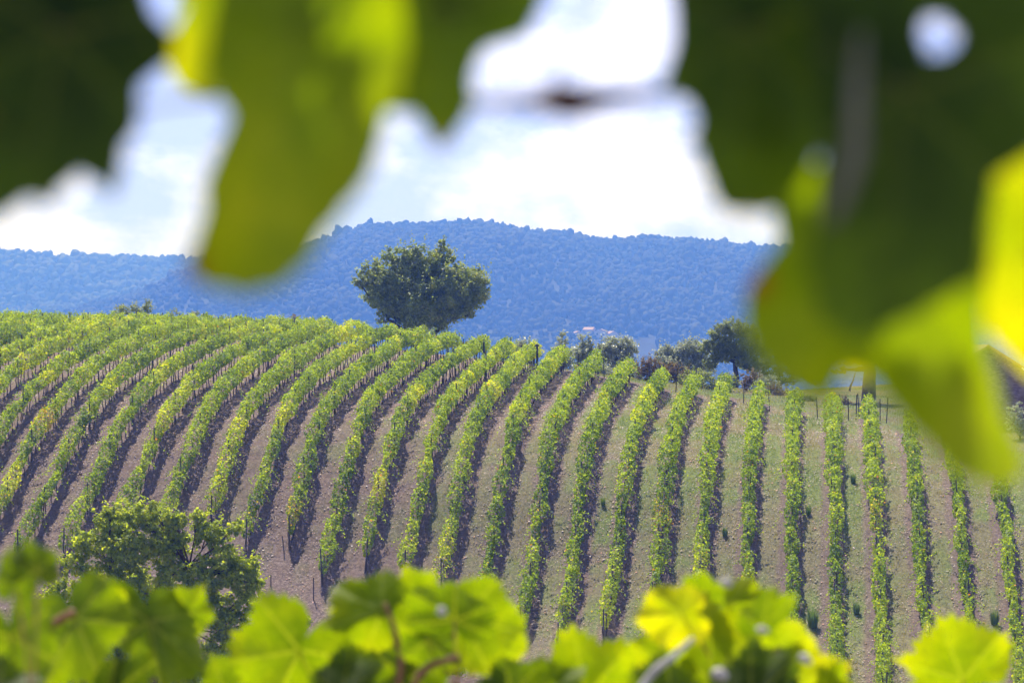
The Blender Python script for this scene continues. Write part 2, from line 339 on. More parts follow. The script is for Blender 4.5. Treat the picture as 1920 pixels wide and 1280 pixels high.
A = Acc(); A.add(*tube([(0, 0, -.2), (.03, -.01, 1.0), (.05, .0, 2.1)], [.045, .042, .04], 7)); A.add(*tube([(.04, -.03, 1.6), (.03, -.7, .8), (.02, -1.35, -.1)], [.018, .018, .018], 5)); ENDP = A.mesh('end_post', WOOD)
def n1d(s, step, r):
    k = r.random(int(160/step)+4); u = np.clip(s/step, 0, len(k)-2.001); i = u.astype(int); a = u-i; a = a*a*(3-2*a); return k[i]*(1-a)+k[i+1]*a

def build_row(k, label):
    r = R_(100+k); y0, y1 = BOT[k], TOP[k]; L = y1-y0; yb = y0+.3
    xb = float(rowx(k, yb)); root = empty('vine_row', (xb, yb, float(H(xb, yb))), label, 'vine row', 'rows of grapevines on the hillside')
    O = np.array(root.location); root.location = O
    # canopy
    n = int(L*230); s = r.uniform(0, L, n)
    low = np.clip((172-(y0+s))/14, 0, 1)                       # lower slope: thinner, hanging to the ground
    wob = n1d(s, 1.7, r)-.5; c1 = .6*n1d(s, .95, r)+.4*n1d(s, .4, r); c2 = .65*n1d(s, .8, r)+.35*n1d(s, .35, r); c3 = n1d(s, 5, r); gap = n1d(s, 1.1, r)
    thin = n1d(s, 2.1, r) < .10+.10*low; vig = r.uniform(.90, 1.12)
    hh = vig*(1-.4*thin)*(.24+.50*c1+.22*(c3-.3))*(1+.42*low); hw = vig*(1-.35*thin)*(.10+.48*c2+.14*(c3-.2))*(1-.24*low); hc = 1.22-.26*low+.25*(c1-.5)
    keep = gap > (.05+.17*low); end = np.minimum(s, L-s); taper = np.clip(end/.5, .4, 1)
    ph = r.uniform(0, 2*math.pi, n); rr = .5+.55*np.sqrt(r.random(n)); rr *= 1+.25*(n1d(s+ph*1.3, .22, r)-.5)
    lat = hw*rr*np.cos(ph)*taper+wob*.30; ver = hh*rr*np.sin(ph)*np.where(np.sin(ph) < 0, .95, 1.05)*taper
    Yc = y0+s; X = rowx(k, Yc)+lat; Z = H(rowx(k, Yc), Yc)+hc+ver
    P = np.stack([X, Yc+r.normal(size=n)*.04, Z], 1); N = np.stack([np.cos(ph), 0*ph, np.sin(ph)*.8+.35], 1); kp = keep; P = P[kp]; N = N[kp]
    sz = r.uniform(.11, .19, len(P)); col = n1d(s, 3, r)[kp]*.36+n1d(s, .7, r)[kp]*.34+r.random(len(P))*.34-.08
    # long shoots that stick out and droop
    ns = int(L*2.3); ss = r.uniform(.3, L-.3, ns); side = np.where(r.random(ns) < .62, 1, -1); up = r.uniform(-.35, .75, ns); ln = r.uniform(.3, .95, ns)*(1+.3*(r.random(ns) < .1)); m_ = 15
    tt = np.linspace(.1, 1, m_)[None]; dy = r.normal(size=ns)*.5
    sx = rowx(k, y0+ss)[:, None]+side[:, None]*(.15+ln[:, None]*tt*.85); sy = (y0+ss)[:, None]+dy[:, None]*tt*ln[:, None]
    szz = H(rowx(k, y0+ss), y0+ss)[:, None]+(1.45+.25*up)[:, None]+up[:, None]*ln[:, None]*tt-.9*ln[:, None]*tt**2
    SPt = np.stack([sx, sy, szz], -1).reshape(-1, 3)+r.normal(size=(ns*m_, 3))*.045
    nt_ = int(L*1.3); st = r.uniform(.3, L-.3, nt_); lt = r.uniform(.2, .55, nt_)
    tx = rowx(k, y0+st)[:, None]+r.normal(size=nt_)[:, None]*.12+r.normal(size=nt_)[:, None]*.2*tt; ty = (y0+st)[:, None]+r.normal(size=nt_)[:, None]*.15*tt; tz = H(rowx(k, y0+st), y0+st)[:, None]+1.6+lt[:, None]*tt
    SP2 = np.stack([tx, ty, tz], -1).reshape(-1, 3)+r.normal(size=(nt_*m_, 3))*.04
    sp = np.concatenate([SPt, SP2]); P = np.concatenate([P, sp]); N = np.concatenate([N, np.tile([[.2, -.2, .9]], (len(sp), 1))])
    sz = np.r_[sz, r.uniform(.075, .14, len(sp))]; col = np.r_[col, .25+r.random(len(sp))*.45]
    yw = (n1d(s, 6, r)[kp] > .80); c = col.copy(); c[:len(yw)][yw] += .22
    c = np.clip(c, 0, .84); odd = r.random(len(c)) < .012; c[odd] = .93; odd = r.random(len(c)) < .004; c[odd] = 1
    if k in (24, 3, 17, 8):                                     # turning patch
        yq = {24: 181.0, 3: 167, 17: 170.3, 8: 169}[k]; w_ = np.exp(-((P[:, 1]-yq)/.9)**2); odd = r.random(len(c)) < w_*(.75 if k == 24 else .4); c[odd] = r.uniform(.88, .98, odd.sum())
    q, f4 = leaves(P-O, N, sz, r, .75)
    link('foliage', mesh('vine_foliage', q, f4, VINE, None, fattrs={'tint': c}), root)
    # vine trunks and posts
    st = 1.0; yy = y0+.35
    while yy < y1-.2:
        x = float(rowx(k, yy)); ob = link('trunk', TRUNKS[r.integers(5)], root, (x-O[0]+r.normal()*.03, yy-O[1], float(H(x, yy))-O[2])); ob.rotation_euler = (0, 0, (0 if r.random() < .5 else math.pi)+r.normal()*.15)
        yy += st*r.uniform(.85, 1.15)
    yy = y0+.1; first = True
    while yy < y1+.3:
        x = float(rowx(k, yy)); last = yy+5.5 > y1+.3
        ob = link('post', ENDP if first else POST, root, (x-O[0], yy-O[1], float(H(x, yy))-O[2])); ob.rotation_euler = (r.normal()*.03, r.normal()*.03, 0); ob.scale = (1, 1, r.uniform(.9, 1.06))
        first = False; yy += 5.5
    Wr = Acc(); ys_ = np.arange(y0+.1, y1, 2.75)
    for hz in (.8, 1.25, 1.7):
        xx = rowx(k, ys_); Wr.add(*tube(np.c_[xx-O[0], ys_-O[1], H(xx, ys_)-O[2]+hz], .004, 3))
    link('wire', Wr.mesh('trellis_wire', WIRE), root)

ROWLAB = [
 'vine row at the far right edge of the hillside, rightmost of all rows',
 'vine row second from the right edge, thin and broken towards its foot',
 'vine row third from the right edge, with two bare gaps low down',
 'vine row fourth from the right edge, with a yellow-orange patch halfway up',
 'vine row running straight up to just left of the paddock posts by the fence',
 'vine row whose top stands half behind the hanging leaves, sixth from the right edge',
 'vine row topping out just right of the branching dark-trunked tree by the fence',
 'vine row whose top end stands directly below the trunk of the branching tree',
 'vine row whose top end touches the pale thicket left of the branching tree',
 'vine row whose top end stands in front of the brown bush by the fence',
 'vine row whose top end lies just left of the round brown bush',
 'vine row topping out below the widest silvery olive tree',
 'vine row whose top end stands in front of the narrow upright olive tree',
 'vine row whose top end nearly reaches a dark capped post on the crest',
 'vine row ending on the crest in front of the small grey olive bush',
 'vine row ending on the crest beside the short thick dark post',
 'vine row ending on the crest under the right side of the lone tree crown',
 'vine row ending on the crest right in front of the lone tree trunk',
 'vine row passing just left of the lone tree trunk, its foot by the leaning pole',
 'vine row whose foot hides behind the right side of the broad leafy tree',
 'vine row whose foot hides behind the crown top of the broad leafy tree',
 'vine row running down to the left half of the broad leafy tree',
 'vine row whose foot meets the left edge of the broad leafy tree',
 'vine row running down just left of the broad leafy tree to a bare post',
 'vine row with a bright orange patch of leaves, near the left edge',
 'vine row directly above the one with the orange patch, leaving the left edge',
 'vine row leaving the left edge two rows above the one with the orange patch',
 'vine row leaving the left edge three rows above the one with the orange patch',
 'vine row leaving the left edge four rows above the one with the orange patch',
 'vine row on the upper left, fourth down from the skyline at the left edge',
 'vine row on the upper left, third down from the skyline at the left edge',
 'vine row on the upper left, second down from the skyline at the left edge',
 'short vine row forming the skyline at the upper left edge']
for k in range(NR): build_row(k, ROWLAB[k])

# ---------------------------------------------------------------- far wooded hills
def ridge(pts, Yr):
    a = np.array(pts, float); return (a[:, 0]-CX)/F*Yr, -(a[:, 1]-CY)/F*Yr
RX, RZ = ridge([(-900, 640), (-300, 620), (60, 600), (150, 585), (230, 562), (300, 540), (400, 512), (500, 482), (600, 458), (640, 440), (690, 427), (800, 424), (935, 424), (990, 436), (1060, 441), (1120, 452), (1200, 455), (1300, 455), (1400, 464), (1500, 472), (1700, 470), (2300, 500), (3000, 540)], 3900)
LX, LZ = ridge([(-1200, 500), (-300, 470), (0, 478), (70, 487), (160, 489), (270, 489), (350, 492), (450, 500), (600, 520), (800, 560), (1100, 600), (1500, 640)], 4950)
def hill_right(X, Y):
    t = np.clip((Y-2625)/1275, 0, 1.4); zr = np.interp(X, RX, RZ)
    s = np.where(t < 1, t**.9, 1-.5*(t-1)); gul = (fbm(X, Y*.3, 260, 71)-.5)*130*np.sin(np.clip(t, 0, 1)*math.pi)
    kn = 26*np.exp(-((X-36)/51)**2-((Y-2850)/180)**2)+20*np.exp(-((X-120)/90)**2-((Y-3000)/180)**2)
    return -60+(zr+60)*s+gul+kn+6*(fbm(X, Y, 60, 75)-.5)
def hill_left(X, Y):
    t = np.clip((Y-3675)/1275, 0, 1.4); zr = np.interp(X, LX, LZ); s = np.where(t < 1, t, 1-.5*(t-1))
    return -60+(zr+60)*s+(fbm(X, Y*.4, 200, 81)-.5)*90*np.sin(np.clip(t, 0, 1)*math.pi)+5*(fbm(X, Y, 50, 85)-.5)
SCRUB = plain('hill_scrub', (.007, .010, .005), (.014, .017, .008), .02, bump=0)
def hill(name, fn, x0, x1, y0, y1, st):
    gx, gy = np.meshgrid(np.arange(x0, x1, st), np.arange(y0, y1, st)); V = np.stack([gx, gy, fn(gx, gy)], -1).reshape(-1, 3); ny, nx = gx.shape
    I = np.arange(ny*nx).reshape(ny, nx); Q = np.stack([I[:-1, :-1], I[:-1, 1:], I[1:, 1:], I[1:, :-1]], -1).reshape(-1, 4)
    tag(link(name, mesh(name, V, Q, SCRUB, smooth=True)), kind='structure')
hill('hill', hill_right, -1400, 1500, 2610, 4400, 15)
hill('hill', hill_left, -1950, 800, 3660, 5160, 18)
def cast_hill(x, y):
    Ys = np.arange(2620, 3900, 2.); g = hill_right((x-CX)/F*Ys, Ys); i = int(np.argmax(g >= -(y-CY)/F*Ys)); return (x-CX)/F*Ys[i], Ys[i], float(g[i])
HMY = cast_hill(1115, 634)[1]
def ico(sub):
    import bmesh
    bm = bmesh.new(); bmesh.ops.create_icosphere(bm, subdivisions=sub, radius=1); V = np.array([v.co[:] for v in bm.verts]); T = np.array([[v.index for v in f.verts] for f in bm.faces]); bm.free(); return V, T
IV, IT = ico(2)
def forest(name, fn, x0, x1, y0, y1, sp, size, seed, label, mat, clear=None):
    r = R_(seed); gx, gy = np.meshgrid(np.arange(x0, x1, sp), np.arange(y0, y1, sp*1.25)); X = (gx+r.uniform(-.5, .5, gx.shape)*sp).ravel(); Y = (gy+r.uniform(-.5, .5, gx.shape)*sp).ravel()
    k = np.abs(X) < Y*.20
    if clear is not None: k &= ~clear(X, Y, r)
    X = X[k]; Y = Y[k]; n = len(X); s = size*np.clip(np.exp(r.normal(size=n)*.22)*(.55+.55*fbm(X, Y, 60, seed+9)), .45, 1.8); hgt = r.uniform(.75, 1.35, n)
    hgt = np.where(r.random(n) < .04, hgt*1.2, hgt)
    J = 1+.17*r.normal(size=(n, len(IV), 1)); P = IV[None]*J*s[:, None, None]*np.stack([np.ones(n), np.ones(n), hgt], 1)[:, None, :]+np.stack([X, Y, fn(X, Y)+s*hgt*.7], 1)[:, None, :]
    T = (np.arange(n)[:, None, None]*len(IV)+IT[None]).reshape(-1, 3); ti = np.clip((fbm(X, Y, 260, seed+3)-.5)*3+.35+(fbm(X, Y, 70, seed+5)-.5)*1.2+r.random(n)*.3, 0, 1)
    tag(link(name, mesh(name, P.reshape(-1, 3), T, mat, None, smooth=True, fattrs={'tint': np.repeat(ti, len(IT))})), kind='stuff', label=label, cat='forest')
FORE = leaf_mat('far_tree_leaves', [(0, (.007, .011, .005)), (.6, (.012, .017, .007)), (1, (.028, .034, .013))], tr=0., rough=.8, spec=.1)
def clearing(X, Y, r):
    d = np.exp(-((X-36)/45)**2-((Y-2820)/105)**2); return ((d > .5) & (r.random(len(X)) < .45)) | ((np.abs(X-118) < 27) & (Y > HMY-70) & (Y < HMY+18)) | (r.random(len(X)) < .06)
forest('forest', hill_right, -880, 880, 2640, 3960, 8.8, 4.3, 201, 'dark wooded hill filling the background behind the lone tree', FORE, clearing)
FORE2 = leaf_mat('left_tree_leaves', [(0, (.014, .022, .009)), (.5, (.034, .045, .018)), (1, (.065, .075, .030))], tr=.0, rough=.8, spec=.1)
forest('forest', hill_left, -1150, 150, 3700, 5010, 12.5, 7.2, 211, 'paler wooded hill with a bumpy ridge at the left edge', FORE2)

# ---------------------------------------------------------------- trees and bushes
def foliage_tree(name, label, cat, Y, base, lobes, leaf, per, mat, seed, dens=1., trunk_r=.2, limbs=True, group=None, depth=.75, trunk_pts=None, sprig=.0, barkm=None):
    """lobes: (photo x, photo y, radius px[, y-squash]); crown of leaves in clumps; trunk and limbs reach into each lobe"""
    r = R_(seed); bx = (base-CX)/F*Y; B = np.array([bx, Y, float(H(bx, Y))]); root = empty(name, tuple(B), label, cat, group); m1 = Y/F
    P = []; N = []; C = []; ends = []; lobes = [(*l[:2], l[2]*(1.32 if name in ('olive_tree', 'bush') else 1), *l[3:]) for l in lobes]
    for lb in lobes:
        R0 = lb[2]*m1; sq = lb[3] if len(lb) > 3 else .85; c = px(lb[0], lb[1], Y+r.uniform(-.5, .5)*R0*depth); ends.append((c, R0))
        nc = max(7, int(dens*40*(lb[2]/30.)**1.2))
        d = r.normal(size=(nc, 3)); d /= np.linalg.norm(d, axis=1)[:, None]; cc = c+d*(R0*(.35+.62*r.random(nc)**.6))[:, None]*[1, depth, sq]
        cr = np.maximum(R0*r.uniform(.14, .30, nc), leaf*.8)
        for q_, rr_, dd_ in zip(cc, cr, d):
            n = int(per/30*8*(rr_/leaf)**2)+4; w = r.normal(size=(n, 3)); w /= np.linalg.norm(w, axis=1)[:, None]; P.append(q_+w*(rr_*r.random(n)**.45)[:, None]*[1, 1, .8]); N.append(w*.6+dd_*.5+[0, 0, .5]); C.append(np.full(n, r.random()))
            if sprig and r.random() < sprig:
                n = 9; tt = np.linspace(.4, 1.5, n)[:, None]; P.append(q_+(dd_*[1, 1, .5]+[0, 0, .7])*rr_*1.3*tt+r.normal(size=(n, 3))*leaf*.5); N.append(np.tile([0, -.3, 1.], (n, 1))); C.append(np.full(n, .7))
    P = np.concatenate(P)-B; N = np.concatenate(N); C = np.concatenate(C); t_ = np.clip(C*.45+r.random(len(C))*.55, 0, 1)
    q, f4 = leaves(P, N, leaf*r.uniform(.7, 1.3, len(P)), r, .7)
    link('crown', mesh(name+'_crown', q, f4, mat, None, fattrs={'tint': t_}), root)
    A = Acc(); cen = np.mean([e[0] for e in ends], 0)-B; fork = np.array([cen[0]*.15, 0, max(.25, cen[2]*.35)])
    if trunk_pts is not None: tp = np.array([px(a, b, Y) for a, b in trunk_pts])-B; tp = np.vstack([[0, 0, -.3], tp]); fork = tp[-1]
    else: tp = np.array([[0, 0, -.3], fork*.5+[.03, 0, 0], fork])
    A.add(*tube(tp, np.linspace(trunk_r*1.25, trunk_r*.85, len(tp)), 9))
    if limbs:
        ce = np.array([c-B for c, _ in ends]); big = [int(np.argmax([R0 for _, R0 in ends]))]
        while len(big) < min(5, len(ends)): big.append(int(np.argmax(np.min([np.linalg.norm(ce-ce[b], axis=1) for b in big], 0))))
        hubs = [fork*.5+ce[b]*.5+[0, 0, -.05*np.linalg.norm(ce[b]-fork)] for b in big]
        for hb in hubs: A.add(*tube([fork*.96, (fork+hb)/2+r.normal(size=3)*.04*np.linalg.norm(hb-fork)+[0, 0, .05], hb], np.array([.55, .42, .30])*trunk_r, 7))
        for c, R0 in ends:
            e = c-B; hb = hubs[int(np.argmin([np.linalg.norm(e-h_) for h_ in hubs]))]; mid = hb*.45+e*.55+r.normal(size=3)*R0*.15+[0, 0, -R0*.12]; A.add(*tube([hb, mid, e], np.array([.24, .13, .04])*trunk_r, 6))
            for _ in range(4):
                d = r.normal(size=3); d[2] = abs(d[2])*.6; d /= np.linalg.norm(d); A.add(*tube([mid, mid*.4+e*.6+d*R0*.35, e+d*R0*.55], np.array([.10, .07, .02])*trunk_r, 4))
    link('trunk', A.mesh(name+'_trunk', barkm or BARK2, smooth=True), root); return root
BARK2 = plain('tree_bark', (.035, .028, .022), (.085, .068, .052), 5)
OAK = leaf_mat('oak_leaves', [(0, (.10, .13, .035)), (.5, (.21, .25, .065)), (.85, (.33, .35, .10)), (1, (.38, .29, .10))], tr=.5, rough=.5, spec=.35)
foliage_tree('lone_tree', 'big round-crowned tree standing alone on the crest against the blue hill', 'tree', 246, 782,
  [(800, 560, 78), (745, 545, 60), (850, 545, 62), (790, 500, 46), (828, 478, 26), (762, 487, 30), (716, 535, 40), (680, 524, 19), (690, 506, 15), (720, 500, 26), (740, 480, 22),
   (700, 555, 26), (726, 580, 24), (752, 590, 30), (786, 596, 30), (806, 590, 20), (880, 540, 34), (895, 520, 20), (905, 545, 14), (893, 562, 20), (872, 576, 20), (864, 590, 12), (884, 590, 9), (716, 600, 10), (766, 610, 13), (796, 612, 14), (838, 500, 28), (862, 512, 24), (671, 528, 8), (828, 458, 10), (912, 528, 8), (780, 622, 9)],
  .19, 30, OAK, 301, dens=1.05, trunk_r=.34, sprig=.5)
OLIVE = leaf_mat('olive_leaves', [(0, (.22, .24, .14)), (.5, (.36, .38, .25)), (1, (.50, .50, .37))], tr=.45, rough=.4, spec=.5, trgain=(1.2, 1.25, .9))
GREENB = leaf_mat('green_bush_leaves', [(0, (.10, .13, .04)), (.5, (.21, .235, .075)), (1, (.33, .34, .11))], tr=.5, rough=.5)
BROWNB = leaf_mat('brown_bush_leaves', [(0, (.12, .08, .045)), (.5, (.22, .15, .085)), (.8, (.25, .20, .11)), (1, (.13, .15, .06))], tr=.3, rough=.7, spec=.1)
og = 'silvery olive trees behind the fence'
foliage_tree('olive_tree', 'small grey olive bush on the crest behind the row ends, left of the taller olives', 'olive tree', 246, 985, [(985, 652, 14), (970, 655, 10), (1000, 660, 12), (985, 668, 16)], .16, 30, OLIVE, 311, dens=1.9, trunk_r=.1, group=og, sprig=.5)
foliage_tree('olive_tree', 'narrow upright olive tree, leftmost of the taller olives', 'olive tree', 240, 1053, [(1054, 640, 11, 1.3), (1052, 660, 15), (1042, 668, 9), (1062, 672, 14), (1052, 685, 16)], .16, 32, OLIVE, 312, dens=1.9, trunk_r=.12, group=og, sprig=.5)
foliage_tree('olive_tree', 'olive tree with a pointed top between the narrow olive and the widest one', 'olive tree', 242, 1100, [(1099, 638, 9, 1.3), (1098, 655, 13), (1085, 665, 13), (1112, 668, 14), (1098, 682, 20), (1120, 685, 14)], .16, 32, OLIVE, 313, dens=1.9, trunk_r=.12, group=og, sprig=.5)
foliage_tree('olive_tree', 'widest silvery olive tree with a flat spreading top, behind the fence', 'olive tree', 238, 1155, [(1150, 650, 18), (1170, 645, 13), (1135, 655, 14), (1182, 655, 12), (1160, 672, 22), (1140, 685, 18), (1175, 688, 16), (1155, 705, 16)], .16, 34, OLIVE, 314, dens=1.9, trunk_r=.14, group=og, sprig=.5)
foliage_tree('olive_tree', 'rounded grey olive tree just left of the branching dark-trunked tree', 'olive tree', 246, 1290, [(1245, 668, 16), (1270, 658, 18), (1295, 655, 18), (1320, 660, 16), (1260, 685, 22), (1290, 685, 24), (1315, 690, 20)], .17, 40, OLIVE, 315, dens=1.9, trunk_r=.16, group=og, sprig=.4)
foliage_tree('branching_tree', 'open branching tree with a dark forked trunk beside the fence, right of the olives', 'tree', 226, 1378,
  [(1350, 625, 22), (1375, 615, 20), (1400, 625, 24), (1335, 645, 16), (1322, 655, 12), (1365, 650, 22), (1395, 655, 26), (1425, 645, 24), (1430, 675, 22), (1345, 672, 14), (1405, 685, 18), (1350, 660, 20), (1330, 682, 14), (1395, 672, 22), (1365, 668, 16), (1425, 700, 16)], .15, 26, GREENB, 321, dens=3., trunk_r=.19, trunk_pts=[(1382, 708), (1379, 692), (1378, 678)], sprig=.3)
foliage_tree('shaded_tree', 'dense dark green tree behind the branching tree, half hidden by the hanging leaves', 'tree', 240, 1460, [(1440, 690, 26), (1475, 700, 26), (1500, 690, 28), (1460, 665, 26), (1520, 705, 20)], .17, 40, GREENB, 322, dens=1., trunk_r=.16)
bg_ = 'scrub along the fence'
foliage_tree('bush', 'round rusty brown bush by the fence below the widest olive tree', 'bush', 218, 1222, [(1205, 690, 14), (1225, 688, 16), (1215, 705, 16), (1238, 700, 14), (1228, 715, 12)], .12, 34, BROWNB, 331, dens=1.7, trunk_r=.05, group=bg_, sprig=.3)
foliage_tree('bush', 'second brown bush, between the round rusty one and the pale thicket', 'bush', 219, 1262, [(1255, 693, 14), (1275, 700, 14), (1262, 712, 14), (1280, 716, 10)], .12, 30, BROWNB, 332, dens=1.7, trunk_r=.05, group=bg_, sprig=.4)
foliage_tree('bush', 'pale yellow-green thicket below the branching tree, left of its trunk', 'bush', 214, 1330, [(1300, 715, 12), (1325, 712, 14), (1345, 722, 13), (1312, 728, 12), (1335, 732, 12)], .11, 26, GREENB, 333, dens=1.7, trunk_r=.04, group=bg_, sprig=.5)
foliage_tree('bush', 'low brown bush between fence posts, right of the branching tree', 'bush', 213, 1460, [(1450, 735, 14), (1470, 738, 13), (1462, 748, 12), (1482, 750, 10)], .11, 28, BROWNB, 334, dens=1.7, trunk_r=.04, group=bg_, sprig=.5)
foliage_tree('bush', 'low leafy bush left of the brown bush, behind a row end on the crest', 'bush', 232, 875, [(868, 652, 9), (880, 650, 8), (890, 656, 8)], .12, 20, BROWNB, 335, dens=1.7, trunk_r=.04, group=bg_, sprig=.6)
foliage_tree('bush', 'dark green bush peeping over the vineyard skyline left of the hanging leaf', 'bush', 262, 250, [(228, 583, 12), (250, 585, 12), (272, 583, 13), (275, 573, 5, 1.6)], .15, 20, GREENB, 336, dens=1.7, trunk_r=.05, group='bushes behind the skyline', sprig=.8)
foliage_tree('bush', 'tiny dark sprig of bush on the skyline below the tip of the hanging leaf', 'bush', 262, 330, [(326, 588, 6), (365, 592, 6)], .14, 14, GREENB, 337, dens=1.7, trunk_r=.04, group='bushes behind the skyline', sprig=.9)
foliage_tree('bush', 'tiny brown bush on the skyline, halfway between hanging leaf tip and lone tree', 'bush', 262, 558, [(556, 600, 7), (596, 604, 4, 1.8)], .13, 14, BROWNB, 338, dens=1.7, trunk_r=.04, group='bushes behind the skyline', sprig=.9)
foliage_tree('tree', 'thick dark trunk beyond the paddock posts, its crown behind the hanging leaves', 'tree', 209, 1628, [(1600, 660, 34), (1650, 650, 36), (1630, 620, 34), (1575, 690, 18)], .16, 26, GREENB, 341, dens=.7, trunk_r=.5, trunk_pts=[(1629, 750), (1630, 715), (1632, 690)])
foliage_tree('bush', 'grey-green bush in front of the stone house at the right edge', 'bush', 186, 1912, [(1905, 765, 13), (1918, 780, 16), (1902, 795, 14), (1925, 805, 18)], .13, 30, OLIVE, 342, trunk_r=.06, group='bushes by the house', sprig=.4)
for x, y, r_, Yb, mt, sd, lb in ((1178, 706, 14, 222, OLIVE, 361, 'low silvery shrub below the widest olive tree, left of the brown bush'), (1296, 712, 16, 217, GREENB, 362, 'green-grey shrub between the second brown bush and the pale thicket'),
    (1362, 716, 12, 213, GREENB, 363, 'small green shrub at the foot of the branching tree'), (1405, 712, 13, 215, BROWNB, 364, 'brownish shrub just right of the branching tree trunk'), (1436, 722, 14, 214, OLIVE, 365, 'grey shrub below the hanging leaves, left of the low brown bush'),
    (1504, 748, 13, 209, GREENB, 366, 'green shrub left of the paddock posts under the hanging leaves'), (1570, 758, 11, 207, BROWNB, 367, 'dry shrub among the closely set paddock posts'), (1132, 700, 13, 224, OLIVE, 368, 'low silvery shrub beneath the olive tree with the pointed top')):
    foliage_tree('bush', lb, 'bush', Yb, x, [(x-r_*.7, y, r_*.8), (x+r_*.5, y-r_*.3, r_), (x+r_*1.3, y+r_*.2, r_*.7), (x, y+r_*.6, r_*.9)], .12, 28, mt, sd, dens=1.7, trunk_r=.04, group=bg_, sprig=.5)
WAL = leaf_mat('walnut_leaves', [(0, (.11, .15, .018)), (.5, (.25, .30, .034)), (.85, (.42, .44, .05)), (1, (.36, .28, .05))], tr=.6, rough=.5, spec=.2, trgain=(1.9, 1.9, .6))
foliage_tree('walnut_tree', 'broad leafy tree standing at the foot of the vineyard, lower left', 'tree', 136, 275,
  [(215, 985, 40), (262, 968, 30), (300, 985, 34), (330, 975, 20), (170, 1020, 34), (235, 1030, 46), (310, 1030, 42), (390, 1000, 34), (415, 1020, 28), (372, 965, 14), (440, 990, 16), (140, 1060, 26), (190, 1080, 40), (250, 1090, 44), (330, 1085, 40), (400, 1070, 44), (450, 1075, 38), (478, 1095, 18), (120, 1110, 30), (170, 1140, 40), (110, 1170, 34), (95, 1220, 40), (160, 1210, 44), (240, 1170, 46), (320, 1160, 46), (400, 1140, 40), (230, 1240, 50), (330, 1240, 50), (420, 1220, 44), (130, 1290, 50), (250, 1310, 60), (380, 1300, 60), (60, 1275, 40), (335, 1010, 22), (285, 950, 12), (462, 1128, 32), (430, 1170, 38), (375, 1115, 36), (470, 1060, 22), (205, 960, 14), (75, 1140, 26), (290, 1130, 40)],
  .165, 30, WAL, 351, dens=1.5, trunk_r=.26, trunk_pts=[(300, 1420), (290, 1300), (272, 1150), (270, 1110)], depth=.9, sprig=.2, barkm=plain('reddish_bark', (.055, .032, .02), (.12, .07, .045), 6))
foliage_tree('sapling', 'small leafy tree top at the foot of the vineyard, right of the broad tree', 'tree', 134, 552, [(548, 1145, 18), (560, 1170, 26), (545, 1200, 30), (575, 1230, 34), (550, 1270, 40)], .15, 30, WAL, 352, dens=.9, trunk_r=.1)
foliage_tree('sapling', 'bushy tree top at the bottom of the slope, below the row ends mid frame', 'tree', 134, 700, [(700, 1190, 22), (720, 1230, 34), (690, 1270, 40), (850, 1150, 16), (860, 1190, 24), (850, 1240, 34)], .15, 26, WAL, 353, dens=.9, trunk_r=.1)

# ---------------------------------------------------------------- fence, poles, house, hamlet
IRON = plain('dark_post_wood', (.022, .018, .016), (.055, .045, .04), 9)
def fence(label, posts, hgt=1.65, thick=.034, wires=True):
    pos = []
    for x, ytop in posts: X, Y = cast(x, ytop, hgt, 180, 300); pos.append((X, Y, float(H(X, Y))))
    root = empty('wire_fence', pos[0], label, 'fence'); O = np.array(pos[0]); A = Acc(); A.add(*tube([(0, 0, -.2), (.01, 0, hgt*.5), (0, .01, hgt)], thick, 6)); pm = A.mesh('fence_post', IRON)
    for i, p in enumerate(pos):
        ob = link('post', pm, root, tuple(np.array(p)-O)); ob.scale = (1, 1, .92+.16*((i*37) % 10)/10); ob.rotation_euler = (.02*((i*13) % 5-2), .03*((i*7) % 5-2), 0)
    if wires:
        Wr = Acc()
        for a, b in zip(pos[:-1], pos[1:]):
            a = np.array(a)-O; b = np.array(b)-O
            for z in (.15, .45, .8, 1.15, 1.5): Wr.add(*tube([a+[0, 0, z], (a+b)/2+[0, 0, z-.02], b+[0, 0, z]], .005, 3))
            for u in np.arange(.02, 1, .5/max(1., np.linalg.norm(b-a))): c = a+(b-a)*u; Wr.add(*tube([c+[0, 0, .1], c+[0, 0, 1.5]], .0035, 3))
        link('wire_mesh', Wr.mesh('fence_wire', WIRE), root)
fence('wire fence running behind the row ends from the lone tree to the branching tree', [(871, 632), (942, 640), (976, 646), (1052, 660), (1083, 664), (1133, 668), (1217, 687), (1267, 693), (1350, 714), (1394, 713), (1443, 726)])
fence('wire fence of closely set dark posts in the paddock under the hanging leaves', [(1533, 740), (1551, 740), (1571, 738), (1591, 744), (1605, 742), (1611, 738), (1650, 745), (1662, 748), (1714, 770), (1790, 800)])
for x, y, hh_, th, lb in ((907, 636, 1.75, .07, 'short thick dark post at the end of a vine row on the crest'), (1007, 648, 1.9, .09, 'dark post with a tangled cap at the tip of a vine row'), (1423, 717, .9, .08, 'stubby dark stake behind the fence, below the branching tree')):
    X, Y = cast(x, y, hh_, 180, 300); A = Acc(); A.add(*tube([(0, 0, -.2), (.01, 0, hh_*.6), (0, 0, hh_)], [th, th, th*.9], 8))
    if x == 1007: A.add(*tube([(-.2, 0, hh_-.05), (0, .05, hh_+.06), (.18, 0, hh_-.02)], [.05, .1, .04], 6))
    tag(link('stake', A.mesh('stake', IRON), None, (X, Y, float(H(X, Y)))), lb, 'post')
X, Y = cast(1592, 735, 0, 180, 300); A = Acc(); A.add(*tube([(0, 0, -.1), (.12, 0, .5), (.35, 0, 1.0), (.5, 0, 1.6)], [.1, .08, .06, .03], 6))
tag(link('leaning_stem', A.mesh('leaning_stem', BARK2), None, (X, Y, float(H(X, Y)))), 'curved bare stem leaning right behind the paddock posts', 'tree stem')
